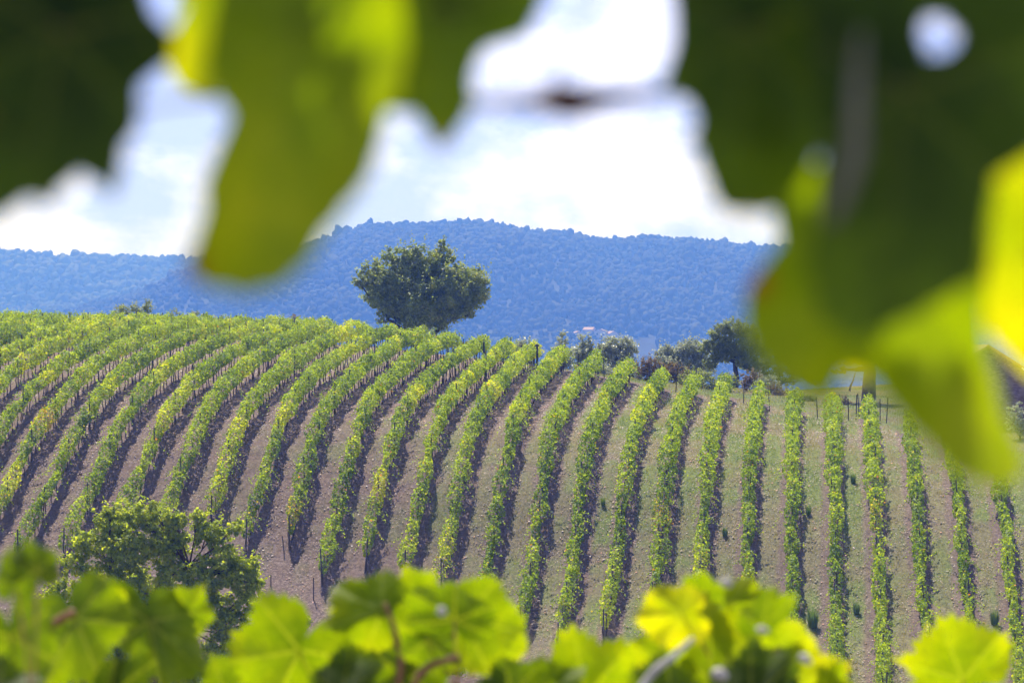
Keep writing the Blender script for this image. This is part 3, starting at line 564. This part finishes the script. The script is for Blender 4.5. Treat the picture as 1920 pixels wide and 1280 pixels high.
for x, y, x2, y2, hh_, lb in ((533, 1035, 529, 1008, .95, 'thin stake at the foot of a vine row right of the broad tree'), (545, 1018, 556, 1038, 1.1, 'pole leaning at the foot of a vine row'), (588, 1125, 588, 1080, 1.3, 'lone thin stake on bare soil below the row ends'), (508, 1100, 508, 1080, .7, 'short stake at the right edge of the broad tree crown')):
    X, Y = cast(x, y, 0, 120, 260); dx = (x2-x)/F*Y; A = Acc(); A.add(*tube([(0, 0, -.15), (dx*.5, 0, hh_*.5), (dx, 0, hh_)], .035, 6)); tag(link('stake', A.mesh('stake', IRON), None, (X, Y, float(H(X, Y)))), lb, 'stake')

def grid_wall(mat_c1, mat_c2, name):
    m, t, o = newmat(name); g = nd(t, 'TexCoord'); br = nd(t, 'TexVoronoi', Scale=4.5); mp_ = nd(t, 'Mapping'); mp_.inputs['Scale'].default_value = (1, 1, 2.2)
    t.links.new(g.outputs['Object'], mp_.inputs[0]); t.links.new(mp_.outputs[0], br.inputs['Vector']); p = nd(t, 'BsdfPrincipled', Roughness=.9)
    t.links.new(ramp(t, br.outputs['Color'], [(0, mat_c1), (1, mat_c2)]), p.inputs['Base Color']); b = nd(t, 'Bump', Strength=.8, Distance=.05); t.links.new(br.outputs['Distance'], b.inputs['Height']); t.links.new(b.outputs[0], p.inputs['Normal']); t.links.new(p.outputs[0], o.inputs[0]); return m
STONE = grid_wall((.12, .07, .055), (.26, .18, .15), 'stone_wall'); TILE = plain('roof_tiles', (.26, .15, .09), (.40, .26, .17), 3); PALE = plain('pale_board', (.6, .6, .6), (.75, .75, .75), 5)
def house(name, label, X, Y, Z, w, d, h, rh, wallm, roofm, rot=0., board=False, win=True):
    root = empty(name, (X, Y, Z), label, 'house'); root.rotation_euler = (0, 0, rot); A = Acc()
    V, Fc = box(-w/2, w/2, -d/2, d/2, -1.5, h); A.add(V, Fc)
    g = np.array([(-w/2, -d/2+.003, h-.02), (w/2, -d/2+.003, h-.02), (0, -d/2+.003, h+rh), (-w/2, d/2-.003, h-.02), (w/2, d/2-.003, h-.02), (0, d/2-.003, h+rh)]); A.add(g, [(0, 1, 2, 2), (4, 3, 5, 5)])
    link('wall', A.mesh('wall', wallm), root); A = Acc(); ov = .06*w; th = .03*w
    for s in (-1, 1):
        e = s*(w/2+ov); ez = h-ov*rh/(w/2); V = np.array([(e, -d/2-ov, ez), (0, -d/2-ov, h+rh), (0, d/2+ov, h+rh), (e, d/2+ov, ez)]); V = np.vstack([V, V+[0, 0, th]])
        A.add(V, [(0, 1, 2, 3), (7, 6, 5, 4), (0, 4, 5, 1), (3, 2, 6, 7), (0, 3, 7, 4), (1, 5, 6, 2)])
    link('roof', A.mesh('roof', roofm), root)
    if board:
        e = w/2+ov; ez = h-ov*rh/(w/2); A = Acc(); a = np.array([e*.62, -d/2-ov-.03, h+rh+(ez-h-rh)*.62]); b_ = np.array([e, -d/2-ov-.03, ez]); A.add(*tube([a, b_], .06, 4)); link('verge_board', A.mesh('verge_board', PALE), root)
    if win:
        for u in (-.25, .25):
            A = Acc(); A.add(*box(u*w-.07*w, u*w+.07*w, -d/2-.04, -d/2-.004, h*.45, h*.75)); link('window', A.mesh('window', IRON), root)
house('stone_house', 'dark stone farm shed with a sloping tiled roof at the right edge', 32.2, 196, -6.3, 6.4, 7, 3.9, 2.0, STONE, TILE, 0, True, False)
VW = plain('far_plaster', (.40, .34, .30), (.52, .45, .38), 1); VR = plain('far_tiles', (.30, .19, .14), (.40, .27, .20), 1)
for i, (x, y, w, lb) in enumerate(((1083, 629, 12, 'leftmost tiled house of the tiny hamlet on the blue hill'), (1105, 622, 15, 'widest tiled house of the tiny hamlet, topmost of the group'), (1127, 625, 13, 'tiled house right of the widest one in the tiny hamlet'), (1147, 629, 10, 'rightmost small tiled house of the tiny hamlet on the blue hill'))):
    X, Yh, zt = cast_hill(x, y+7); house('farmhouse', lb, X, Yh, zt-.5, w*1.0, 9, 6., 2.4, VW, VR, [.3, 1.3, -.2, .5][i])

# weeds that stand out between the rows
def weed(x, y, wpx, lb, s):
    X, Y = cast(x, y, 0, 130, 260); r = R_(s); n = 170; rad = wpx*Y/F*.5; a = r.uniform(0, 6.28, n); rr = rad*.45*np.sqrt(r.random(n)); hgt = rad*r.uniform(1.0, 2.2, n)
    b = np.stack([rr*np.cos(a), rr*np.sin(a), 0*a-.02], 1); tip = b+np.stack([np.cos(a)*rad*.5*r.random(n), np.sin(a)*rad*.5*r.random(n), hgt], 1); d = np.stack([-np.sin(a), np.cos(a), 0*a], 1)*rad*.06
    q = np.stack([b-d, b+d, (b+tip)/2+d, tip], 1).reshape(-1, 3); O = (X, Y, float(H(X, Y)))
    tag(link('weed_tuft', mesh('weed_tuft', q, np.arange(n*4).reshape(n, 4), GM, None, fattrs={'tint': r.uniform(.75, 1, n)}), None, O), lb, 'weed', 'green weed tufts between the rows')
weed(1131, 948, 16, 'green weed tuft between two vine rows near the picture centre', 1); weed(1600, 905, 18, 'green weed tuft high between two rows near the paddock', 2); weed(1516, 965, 18, 'pale green weed tuft just right of the row with half-hidden top', 3)
weed(1359, 1005, 18, 'small green weed tuft right of the row below the branching tree trunk', 4); weed(1524, 1175, 36, 'widest green weed clump, low between rows above the bright leaf cluster', 5); weed(1606, 1150, 22, 'greyish weed tuft low down, right of the widest clump', 6); weed(1865, 1170, 28, 'tall weed clump low between the two rightmost rows', 7)

# ---------------------------------------------------------------- the air
V, Fc = box(-3600, 3600, -60, 5250, -80, 196); m, t, o = newmat('haze_air'); pv = nd(t, 'VolumePrincipled'); pv.inputs['Color'].default_value = (.115, .285, 1, 1); pv.inputs['Absorption Color'].default_value = (1, 1, 1, 1); pv.inputs['Density'].default_value = .00039; pv.inputs['Anisotropy'].default_value = 0.0
t.links.new(pv.outputs[0], o.inputs['Volume']); tag(link('haze', fixmesh('haze', V, Fc, m)), kind='stuff', label='blue summer haze lying over the far hills', cat='haze')

# ---------------------------------------------------------------- vine shoots close to the camera
def fg_mat(name):
    m, t, o = newmat(name); at = {k: nd(t, 'Attribute', attribute_name=k).outputs['Fac'] for k in ('tint', 'vein', 'dry')}
    g = nd(t, 'TexCoord'); nz1 = nd(t, 'TexNoise', Scale=34, Detail=9, Roughness=.62); nz2 = nd(t, 'TexNoise', Scale=170, Detail=4); t.links.new(g.outputs['Object'], nz1.inputs['Vector']); t.links.new(g.outputs['Object'], nz2.inputs['Vector'])
    ad = nd(t, 'Math', operation='MULTIPLY_ADD'); t.links.new(nz1.outputs[0], ad.inputs[0]); ad.inputs[1].default_value = .55; ad.inputs[2].default_value = -.28
    a2 = nd(t, 'Math', operation='ADD'); t.links.new(ad.outputs[0], a2.inputs[0]); t.links.new(at['tint'], a2.inputs[1])
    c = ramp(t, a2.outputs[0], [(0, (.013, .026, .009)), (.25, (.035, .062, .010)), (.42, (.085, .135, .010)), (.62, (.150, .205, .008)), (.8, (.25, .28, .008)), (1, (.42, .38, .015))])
    c = mix(t, nd_scale(t, at['vein'], .5), c, (.34, .36, .12)); c = mix(t, ramp(t, nz2.outputs[0], [(.66, (0, 0, 0)), (.74, (.7, .7, .7))]), c, (.16, .13, .03)); c = mix(t, at['dry'], c, (.25, .07, .02))
    p = nd(t, 'BsdfPrincipled', Roughness=.5); p.inputs['Specular IOR Level'].default_value = .18; t.links.new(c, p.inputs['Base Color'])
    tl = nd(t, 'BsdfTranslucent'); t.links.new(mix(t, 1., c, (2.0, 1.95, .06), 'MULTIPLY'), tl.inputs[0])
    hb = nd(t, 'Math', operation='MULTIPLY_ADD'); t.links.new(nz2.outputs[0], hb.inputs[0]); hb.inputs[1].default_value = .5; t.links.new(at['vein'], hb.inputs[2])
    b = nd(t, 'Bump', Strength=.35, Distance=.0015); t.links.new(hb.outputs[0], b.inputs['Height']); t.links.new(b.outputs[0], p.inputs['Normal'])
    ms = nd(t, 'MixShader'); ms.inputs[0].default_value = .58; t.links.new(p.outputs[0], ms.inputs[1]); t.links.new(tl.outputs[0], ms.inputs[2]); t.links.new(ms.outputs[0], o.inputs[0]); return m
def nd_scale(t, s, k):
    n = nd(t, 'Math', operation='MULTIPLY'); t.links.new(s, n.inputs[0]); n.inputs[1].default_value = k; return n.outputs[0]
FGL = fg_mat('vine_leaf_close')
CANE = plain('vine_cane', (.20, .075, .035), (.36, .17, .08), 60, rough=.5); PETI = plain('petiole', (.30, .20, .07), (.42, .17, .07), 50, rough=.4); DARKC = plain('old_cane', (.06, .018, .01), (.12, .04, .022), 60, rough=.6); PALEC2 = plain('dry_cane', (.13, .11, .07), (.20, .17, .11), 60, rough=.6); PALEC = plain('pale_cane', (.42, .36, .28), (.62, .56, .46), 60, rough=.5)
LA = np.radians([0, 12, 25, 40, 55, 70, 88, 105, 118, 135, 155, 168, 180]); LR = [1.0, .90, .80, .86, .94, .84, .72, .78, .80, .70, .58, .46, .15]
def leafmesh(c, Rf, tip, d, gx, gy, tint, seed, fold=.12, wave=.10, holes=(), dry=(), th=None, cup=.1, squash=None):
    """Rf(theta, seg) -> radius in photo px around the leaf stalk's joint c; the blade lies at d metres, leaning by gx, gy, cupped and folded"""
    d = d*(.83 if d < 1.8 else 1); r = R_(seed); seg, rings = 168, 24; th = np.linspace(0, 2*math.pi, seg, endpoint=False); Rr = Rf(th); t = (np.arange(1, rings+1)/rings)**.85
    TH, T = np.meshgrid(th, t); RR = Rr[None]*T; RR = RR*np.where(T > .93, 1, 1); dx = RR*np.cos(TH); dy = RR*np.sin(TH); Rm = Rr.mean()
    dx = np.r_[0, dx.ravel()]; dy = np.r_[0, dy.ravel()]; fx, fy = dx.copy(), dy.copy(); rho = np.hypot(dx, dy); an = np.arctan2(dy, dx)
    vein = np.zeros(len(dx)); vd = np.full(len(dx), 9.)
    for va in (0, 52, -52, 112, -112):
        De = (an-math.radians(tip+va)+math.pi) % (2*math.pi)-math.pi; al = rho*np.cos(De)/Rm; pp = np.abs(rho*np.sin(De))/Rm; ok = (al > 0); w = .022*(1.15-.5*np.clip(al, 0, 1.3))
        vein = np.maximum(vein, np.where(ok, np.exp(-(pp/w)**2), 0)); own = ok & (np.abs(De) < math.radians(27)); ph = ((al-pp*.9)/.17) % 1; ph = np.minimum(ph, 1-ph)*.17
        vein = np.maximum(vein, np.where(own, .45*np.exp(-(ph/.012)**2), 0)); vd = np.minimum(vd, np.where(ok, pp, 9))
    vein = vein*(.3 if d < 1.3 else 1); mp = d/F; a0 = math.radians(tip); perp = np.abs(-dx*math.sin(a0)+dy*math.cos(a0))/Rm; q = rho/Rm
    w1, w2, w3 = r.uniform(0, 6.28, 3); k1 = r.integers(2, 4)
    rel = fold*perp+.13*np.minimum(vd, .35)+cup*q*q*np.cos(an-w3)+wave*q**2*np.sin(k1*an+w1)*.5+wave*.35*q**3*np.sin(7*an+w2)
    rel += .05*(fbm(dx/Rm*10, dy/Rm*10, 2.5, seed % 97)-.5)
    dep = d+(gx*dx+gy*dy)*mp+rel*Rm*mp
    if squash is not None:                                   # the blade turned away about one of its own axes
        sa, sf = squash; ca, sn = math.cos(sa), math.sin(sa); u_ = dx*ca+dy*sn; v_ = -dx*sn+dy*ca; dep = dep+u_*math.sqrt(1-sf*sf)*.7*mp*(1 if seed % 2 else -1); u_ = u_*sf; dx = u_*ca-v_*sn; dy = u_*sn+v_*ca
    P = np.stack([(c[0]+dx-CX)/F*dep, dep, -(c[1]+dy-CY)/F*dep], 1)
    Fc = [(0, 1+k, 1+(k+1) % seg, 1+(k+1) % seg) for k in range(seg)]
    for i in range(rings-1):
        a = 1+i*seg
        for k in range(seg):
            k2 = (k+1) % seg; Fc.append((a+k, a+seg+k, a+seg+k2, a+k2))
    Fc = np.array(Fc)
    for hx, hy, hr in holes:
        inn = np.hypot(c[0]+dx-hx, (c[1]+dy-hy)) < hr; Fc = Fc[~inn[Fc].any(1)]
    dr = np.zeros(len(dx))
    for hx, hy, hr in dry: dr = np.maximum(dr, np.exp(-(np.hypot(c[0]+dx-hx, c[1]+dy-hy)/hr)**2))
    dr = np.maximum(dr, .35*np.clip(q/np.maximum(1, q.max())-.93, 0, 1)*8*(r.random() < .5))
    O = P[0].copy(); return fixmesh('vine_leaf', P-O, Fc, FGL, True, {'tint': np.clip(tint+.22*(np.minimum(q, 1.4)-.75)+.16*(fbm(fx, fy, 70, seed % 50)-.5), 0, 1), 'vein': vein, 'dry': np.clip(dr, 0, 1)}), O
def generic(R0, tip, seed):
    r = R_(seed+500); k = 1+.10*r.normal(size=5); sk = 1+.05*r.normal(size=len(LR))
    def f(th):
        De = (th-math.radians(tip)+math.pi) % (2*math.pi)-math.pi; v = np.interp(np.abs(De), LA, np.array(LR)*sk)*.97; v = v*np.where(De > 0, 1+.08*math.sin(seed), 1-.08*math.sin(seed))
        sw = (De*17/math.pi+.1*np.sin(De*9)) % 1; v = v*(1+.15*(np.abs(sw-.5)*2-.5)*np.clip(np.abs(math.pi-np.abs(De))*2, 0, 1)); return R0*v
    return f
def outline(pts, c):
    p = np.array(pts, float); a = np.arctan2(p[:, 1]-c[1], p[:, 0]-c[0]); rr = np.hypot(p[:, 0]-c[0], p[:, 1]-c[1]); o = np.argsort(a); a = a[o]; rr = rr[o]
    a = np.r_[a[-1]-2*math.pi, a, a[0]+2*math.pi]; rr = np.r_[rr[-1], rr, rr[0]]; px_ = rr*np.cos(a); py_ = rr*np.sin(a)
    def f(th):
        th = (th+math.pi) % (2*math.pi)-math.pi; i = np.clip(np.searchsorted(a, th)-1, 0, len(a)-2); out = np.zeros(len(th))
        for n_, (T, j) in enumerate(zip(th, i)):       # where the ray meets the edge between two outline points
            ux, uy = math.cos(T), math.sin(T); ex, ey = px_[j+1]-px_[j], py_[j+1]-py_[j]; den = ux*ey-uy*ex; out[n_] = (px_[j]*ey-py_[j]*ex)/den if abs(den) > 1e-6 else rr[j]
        sw = (th*23/math.pi) % 1; return out*(1+.022*(np.abs(sw-.5)*2-.5))
    return f
def shoot(label, base, depth, group='vine shoots hanging and standing close to the camera'):
    depth *= 1.48 if base[1] > 0 else .83; b = px(base[0], base[1], depth); return empty('vine_shoot', tuple(b), label, 'vine shoot', group)
def addleaf(root, c, Rf, tip, d, gx, gy, tint, seed, stalk=None, lab=None, **kw):
    me, O = leafmesh(c, Rf, tip, d, gx, gy, tint, seed, **kw); o = link('leaf', me, root, tuple(O-np.array(root.location)))
    if lab: o['label'] = lab
    if stalk is not None:
        e = px(stalk[0], stalk[1], (d*.83 if d < 1.8 else d)+(stalk[2] if len(stalk) > 2 else .02))-O; mid = e*.5+np.array([0, .006, .004]); A = Acc(); A.add(*tube([(0, 0, 0), mid, e], [.0014, .0013, .0016], 7)); link('petiole', A.mesh('petiole', PETI, True), o)
    return o
def addtube(root, name, pts, d, rad, mat, seg=9):
    """pts: photo x, y[, metres nearer or farther]"""
    k = 1.48 if d > 2 else .83; rad = np.array(rad)*k*np.ones(1); d *= k; rad = rad if len(rad) > 1 else float(rad[0])
    P = np.array([px(p[0], p[1], d+(p[2] if len(p) > 2 else 0)) for p in pts])-np.array(root.location); n = len(P)
    u = np.linspace(0, n-1, (n-1)*6+1); i = np.clip(u.astype(int), 0, n-2); f = u-i; g = lambda k: P[np.clip(k, 0, n-1)]
    a, b, c, e = g(i-1), g(i), g(i+1), g(i+2); f = f[:, None]; S = b+.5*f*(c-a+f*(2*a-5*b+4*c-e+f*(3*(b-c)+e-a)))
    rad = np.interp(u, np.linspace(0, n-1, len(rad)), rad) if hasattr(rad, '__len__') else rad
    A = Acc(); A.add(*tube(S, rad, seg)); return link(name, A.mesh(name, mat, True), root)

# hanging from above: left
G1 = shoot('dark blurred vine shoot hanging into the top left corner', (150, -260), 1.15)
c = (110, 60)
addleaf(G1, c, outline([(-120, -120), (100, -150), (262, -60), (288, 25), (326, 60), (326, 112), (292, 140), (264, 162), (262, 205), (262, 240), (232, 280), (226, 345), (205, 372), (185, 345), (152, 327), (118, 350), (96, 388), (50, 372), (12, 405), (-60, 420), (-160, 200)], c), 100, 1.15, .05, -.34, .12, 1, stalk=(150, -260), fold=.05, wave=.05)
c = (380, -30)
addleaf(G1, c, outline([(352, 5), (345, -60), (450, -80), (460, 60), (440, 140), (388, 188), (335, 168), (300, 100), (318, 42)], c), 95, 1.32, .0, .3, .66, 2, stalk=(300, -260), lab='bright yellow-green leaf edge behind the dark corner leaf')
addtube(G1, 'cane', [(-200, -300), (150, -260), (520, -240), (760, -250)], 1.2, .004, CANE)
addtube(G1, 'tendril', [(255, 205), (310, 196), (350, 190), (400, 185), (470, 170)], 1.18, .0011, CANE)
# hanging from above: middle
G2 = shoot('large blurred green vine leaves hanging to the left of the sky gap', (650, -260), 1.12)
c = (560, 60)
addleaf(G2, c, outline([(432, 215), (402, 290), (376, 340), (384, 400), (358, 465), (344, 500), (368, 530), (420, 545), (470, 552), (530, 535), (575, 500), (600, 450), (640, 400), (690, 340), (715, 270), (724, 225), (748, 180), (765, 80), (740, -100), (430, -120), (398, 20), (384, 120), (405, 185)], c), 100, 1.12, -.05, .20, .62, 3, stalk=(640, -250), dry=[(348, 505, 34)], fold=.16, wave=.16)
c = (830, 20)
addleaf(G2, c, outline([(690, -90), (1045, -90), (1018, 15), (990, 68), (955, 80), (915, 92), (900, 108), (885, 150), (892, 192), (872, 232), (848, 262), (822, 288), (800, 250), (775, 214), (728, 212), (690, 130)], c), 95, 1.17, .1, -.05, .45, 4, stalk=(800, -250), dry=[(822, 290, 30)], fold=.12, wave=.16)
c = (690, -20)
addleaf(G2, c, outline([(560, -120), (860, -120), (850, 20), (800, 110), (700, 150), (620, 110), (560, 20)], c), 95, 1.26, .0, .5, .62, 5, stalk=(700, -250))
addtube(G2, 'cane', [(780, 215), (880, 195), (960, 192), (1035, 190), (1100, 190), (1180, 180), (1260, 172), (1400, 150)], 1.2, [.0018, .002, .0032, .0078, .0036, .0022, .002], DARKC)
addtube(G2, 'bud', [(1035, 192), (1040, 178), (1042, 162), (1046, 150)], 1.2, [.0078, .0066, .003, .001], DARKC)
addtube(G2, 'tendril', [(1044, 165), (1056, 110), (1080, 50), (1120, 0), (1150, -60)], 1.22, .0007, PALEC)
# hanging from above: right
G3 = shoot('mass of large dark and yellow-green vine leaves hanging over the right side', (1600, -260), 1.12)
c = (1640, 470)
addleaf(G3, c, outline([(1440, 330), (1452, 400), (1462, 455), (1430, 495), (1398, 540), (1394, 620), (1440, 700), (1500, 732), (1560, 764), (1577, 705), (1592, 690), (1622, 700), (1650, 728), (1690, 780), (1740, 832), (1790, 885), (1842, 915), (1925, 905), (1915, 840), (1878, 762), (1850, 650), (1846, 560), (1875, 350), (1650, 280)], c), 70, 1.25, .0, .08, .58, 6, stalk=(1640, 200), dry=[(1418, 530, 26)], fold=.12, wave=.14, lab='broad mid-green leaf reaching lowest, with a rusty tip on its left')
c = (1400, 60)
addleaf(G3, c, outline([(1240, -90), (1262, 20), (1263, 80), (1236, 168), (1290, 192), (1306, 228), (1300, 270), (1274, 318), (1328, 352), (1350, 396), (1400, 405), (1455, 400), (1500, 350), (1560, 250), (1600, 120), (1590, -90)], c), 95, 1.15, -.05, -.30, .26, 7, stalk=(1500, -250), fold=.06, wave=.08)
c = (1690, 170)
addleaf(G3, c, outline([(1500, -90), (2000, -90), (2000, 250), (1905, 310), (1868, 330), (1852, 420), (1842, 520), (1770, 560), (1700, 600), (1600, 642), (1540, 600), (1515, 500), (1530, 400), (1540, 250)], c), 95, 1.10, .05, -.30, .24, 8, stalk=(1650, -250), holes=[(1751, 60, 19), (1765, 81, 20)], fold=.05, wave=.07, lab='large dark leaf with a round hole, overlapping the lighter leaves')
c = (1930, 470)
addleaf(G3, c, outline([(1855, 300), (2050, 260), (2100, 500), (2020, 760), (1925, 705), (1880, 655), (1850, 620), (1838, 520), (1845, 420)], c), 95, 1.42, .0, .5, .84, 9, stalk=(1990, 200), lab='glowing yellow leaf at the right edge')
c = (1608, 640)
addleaf(G3, c, outline([(1560, 640), (1590, 600), (1650, 600), (1680, 660), (1640, 705), (1600, 712), (1572, 690)], c), 80, 1.36, .0, .6, .82, 10, stalk=(1680, 480))
addtube(G3, 'cane', [(1615, 60), (1606, 180), (1604, 280), (1585, 350), (1555, 420)], 1.06, [.0015, .003, .0038, .0034, .002], PALEC2)
addtube(G3, 'cane', [(1250, -260), (1600, -250), (2050, -270)], 1.18, .004, CANE)
# unseen leaves added above the frame to shade the hanging ones
def over(root, cx, cy, d, R0, t, seed, tint=.35):
    """an unseen leaf added for shade, on the sunward side of the leaf seen at cx, cy"""
    P = px(cx, cy, d*.83)+SV*t*.83; addleaf(root, (CX+P[0]/P[1]*F, CY-P[2]/P[1]*F), generic(R0, 90+40*math.sin(seed), seed), 90, float(P[1])/.83, .1*math.sin(seed*2.), .5, tint, seed)
for i, a in enumerate([(G1, 60, 120, 1.15, 430, .20), (G1, 200, 200, 1.15, 330, .24), (G1, 20, 330, 1.15, 300, .27), (G1, 120, 60, 1.15, 420, .32),
                       (G2, 500, 10, 1.12, 130, .17), (G2, 890, 190, 1.17, 190, .22), (G2, 430, 120, 1.12, 120, .22), (G2, 960, 40, 1.17, 130, .26), (G2, 470, 420, 1.12, 110, .42),
                       (G3, 1330, 120, 1.15, 300, .20), (G3, 1420, 300, 1.15, 300, .25), (G3, 1650, 100, 1.1, 380, .2), (G3, 1700, 300, 1.1, 360, .26), (G3, 1850, 150, 1.1, 360, .24), (G3, 1690, 480, 1.1, 220, .32), (G3, 1450, 690, 1.25, 200, .40), (G3, 1640, 200, 1.1, 420, .34), (G3, 1800, 380, 1.1, 260, .38), (G3, 1380, 230, 1.15, 330, .30)]):
    over(a[0], a[1], a[2], a[3], a[4], a[5], 40+i)

rd = R_(77)  # small unseen leaves added at random to dapple the hanging ones with shade
for root, x0, x1, y0, y1, d_, n in ((G2, 400, 720, 0, 480, 1.12, 9), (G2, 740, 1000, 0, 240, 1.17, 5), (G3, 1400, 1880, 520, 860, 1.25, 3), (G3, 1260, 1520, 0, 380, 1.15, 5), (G3, 1540, 1840, 60, 600, 1.10, 5)):
    for j in range(n):
        y = rd.uniform(y0, y1); over(root, rd.uniform(x0, x1), y, d_, rd.uniform(55, 120), .20+y/2600+rd.uniform(0, .08), 100+int(rd.integers(90)), .4)
# standing up along the lower edge
GA = shoot('blurred vine shoot with an orange cane in the lower left corner', (40, 1420), 2.4)
GB = shoot('vine shoot with a wide toothed leaf left of centre below the broad tree', (420, 1420), 2.7)
GC = shoot('tangle of upright folded vine leaves with orange stalks, bottom centre', (780, 1440), 2.6)
GD = shoot('two pale vine leaves standing between the centre tangle and the bright cluster', (1060, 1440), 2.6)
GE = shoot('bright yellow-green vine leaf cluster at the bottom right of centre', (1380, 1440), 2.5)
GF = shoot('single lit vine leaf standing apart near the lower right corner', (1800, 1440), 2.7)
LV = [ # root, junction, size px, tip angle (90 = down), depth, gx, gy, tint, stalk end
 (GA, (30, 1085), 78, -60, 1.9, -.3, .35, .42, (60, 1330)), (GA, (70, 1060), 62, -100, 1.85, .5, -.3, .35, (60, 1330)), (GA, (20, 1180), 110, 80, 2.1, .1, .1, .45, (40, 1330)), (GA, (-10, 1290), 100, -20, 2.0, .0, -.3, .3, (40, 1400)),
 (GA, (142, 1148), 145, 62, 2.5, -.35, .1, .50, (110, 1170)), (GA, (196, 1120), 62, -90, 2.55, .2, .4, .62, (142, 1150)), (GA, (205, 1290), 110, 20, 2.45, .6, -.2, .25, (60, 1400)),
 (GB, (280, 1152), 150, 92, 2.75, .1, .0, .50, (290, 1330, .1)), (GB, (352, 1140), 62, -60, 2.8, .3, .3, .55, (330, 1330, .1)), (GB, (562, 1207), 160, 118, 2.7, -.1, .25, .56, (640, 1330, .1)), (GB, (660, 1290), 95, -120, 2.6, .2, -.5, .2, (640, 1400)), (GB, (430, 1310), 120, -60, 2.85, .0, .3, .5, (420, 1410)),
 (GC, (717, 1132), 118, 158, 2.6, -.15, .3, .60, (750, 1235)), (GC, (783, 1128), 90, -112, 2.65, .2, .45, .60, (760, 1240)), (GC, (852, 1150), 110, -84, 2.5, 1.1, -.1, .38, (855, 1290)), (GC, (868, 1150), 122, 62, 2.6, -.3, .25, .58, (860, 1290)), (GC, (760, 1250), 110, -80, 2.7, .1, .0, .45, (760, 1400)), (GC, (640, 1290), 110, -30, 2.55, .3, -.3, .28, (700, 1400)), (GC, (800, 1190), 80, 30, 2.5, .7, -.2, .42, (855, 1290)), (GC, (925, 1195), 84, 75, 2.65, .1, .5, .66, (870, 1290)), (GC, (700, 1200), 100, 100, 2.68, .2, .1, .5, (750, 1300)),
 (GD, (1010, 1300), 120, -95, 2.55, -.2, .2, .50, (1040, 1420)), (GD, (1098, 1292), 140, -48, 2.6, -.3, .35, .60, (1060, 1420)), (GD, (960, 1290), 90, -50, 2.5, .4, -.2, .35, (1040, 1430)), (GD, (1160, 1320), 110, -100, 2.7, .1, .4, .55, (1060, 1430)),
 (GE, (1280, 1140), 92, 172, 2.45, -.2, .6, .86, (1330, 1230)), (GE, (1335, 1262), 175, -98, 2.5, -.2, .45, .70, (1370, 1420)), (GE, (1322, 1098), 52, -82, 2.5, .3, .2, .50, (1340, 1230)), (GE, (1425, 1165), 92, -30, 2.45, -.1, .1, .50, (1380, 1300)), (GE, (1495, 1270), 105, -25, 2.5, .0, .6, .82, (1430, 1420)), (GE, (1410, 1300), 120, -95, 2.35, .2, -.45, .25, (1390, 1430)), (GE, (1250, 1220), 80, 140, 2.5, .1, .4, .66, (1330, 1330)), (GE, (1460, 1200), 75, 60, 2.42, .1, .5, .74, (1400, 1330)), (GE, (1260, 1310), 110, -90, 2.4, .3, -.3, .4, (1330, 1430)), (GE, (1370, 1120), 80, -10, 2.55, .0, .5, .68, (1350, 1300)), (GE, (1560, 1300), 80, -70, 2.5, .2, .2, .55, (1450, 1430)),
 (GF, (1806, 1262), 130, 196, 2.7, -.1, .45, .66, (1810, 1400)), (GF, (1850, 1215), 55, -20, 2.75, .3, -.3, .4, (1815, 1330)),
]
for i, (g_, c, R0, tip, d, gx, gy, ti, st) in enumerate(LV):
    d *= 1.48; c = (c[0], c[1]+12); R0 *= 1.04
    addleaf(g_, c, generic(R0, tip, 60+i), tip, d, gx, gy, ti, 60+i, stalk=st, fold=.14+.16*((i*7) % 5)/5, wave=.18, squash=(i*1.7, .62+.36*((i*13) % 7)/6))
addtube(GA, 'cane', [(40, 1420), (60, 1260), (80, 1200), (105, 1165), (140, 1146)], 2.45, [.006, .0045, .0035, .003], CANE)
addtube(GB, 'cane', [(420, 1420), (500, 1400), (640, 1410)], 2.75, .004, CANE); addtube(GB, 'cane', [(280, 1440), (285, 1340), (282, 1300)], 2.85, .003, CANE)
addtube(GC, 'cane', [(780, 1440), (775, 1300), (800, 1252), (842, 1236), (862, 1232)], 2.45, [.004, .0036, .003, .0026], CANE); addtube(GC, 'cane', [(742, 1320), (752, 1240), (740, 1180), (722, 1130)], 2.55, [.003, .003, .0024, .002], CANE)
addtube(GD, 'cane', [(1060, 1440), (1050, 1380), (1040, 1340)], 2.6, .004, CANE); addtube(GE, 'cane', [(1200, 1290), (1230, 1255), (1265, 1228), (1300, 1196)], 2.3, [.003, .0034, .0028, .002], PALEC)
addtube(GE, 'cane', [(1380, 1440), (1370, 1340), (1345, 1280)], 2.45, .004, CANE); addtube(GF, 'cane', [(1800, 1440), (1808, 1340), (1808, 1262)], 2.72, .0028, CANE)
for i, (x, y, x2, y2, rr_) in enumerate(((1352, 1092, 1372, 1098, .0042), (1336, 1262, 1362, 1272, .006), (1498, 1230, 1520, 1244, .004), (1418, 1180, 1440, 1184, .003))):  # small pale pieces standing in for bright highlights on the leaf cluster
    addtube(GE, 'glint_stub', [(x, y), ((x+x2)/2, (y+y2)/2-3), (x2, y2)], 2.28, [rr_*.6, rr_, rr_*.5], PALEC)
addtube(GC, 'glint_stub', [(820, 1142), (828, 1146), (834, 1152)], 2.28, [.003, .0042, .002], PALEC)  # pale piece in place of a bright highlight in the centre tangle
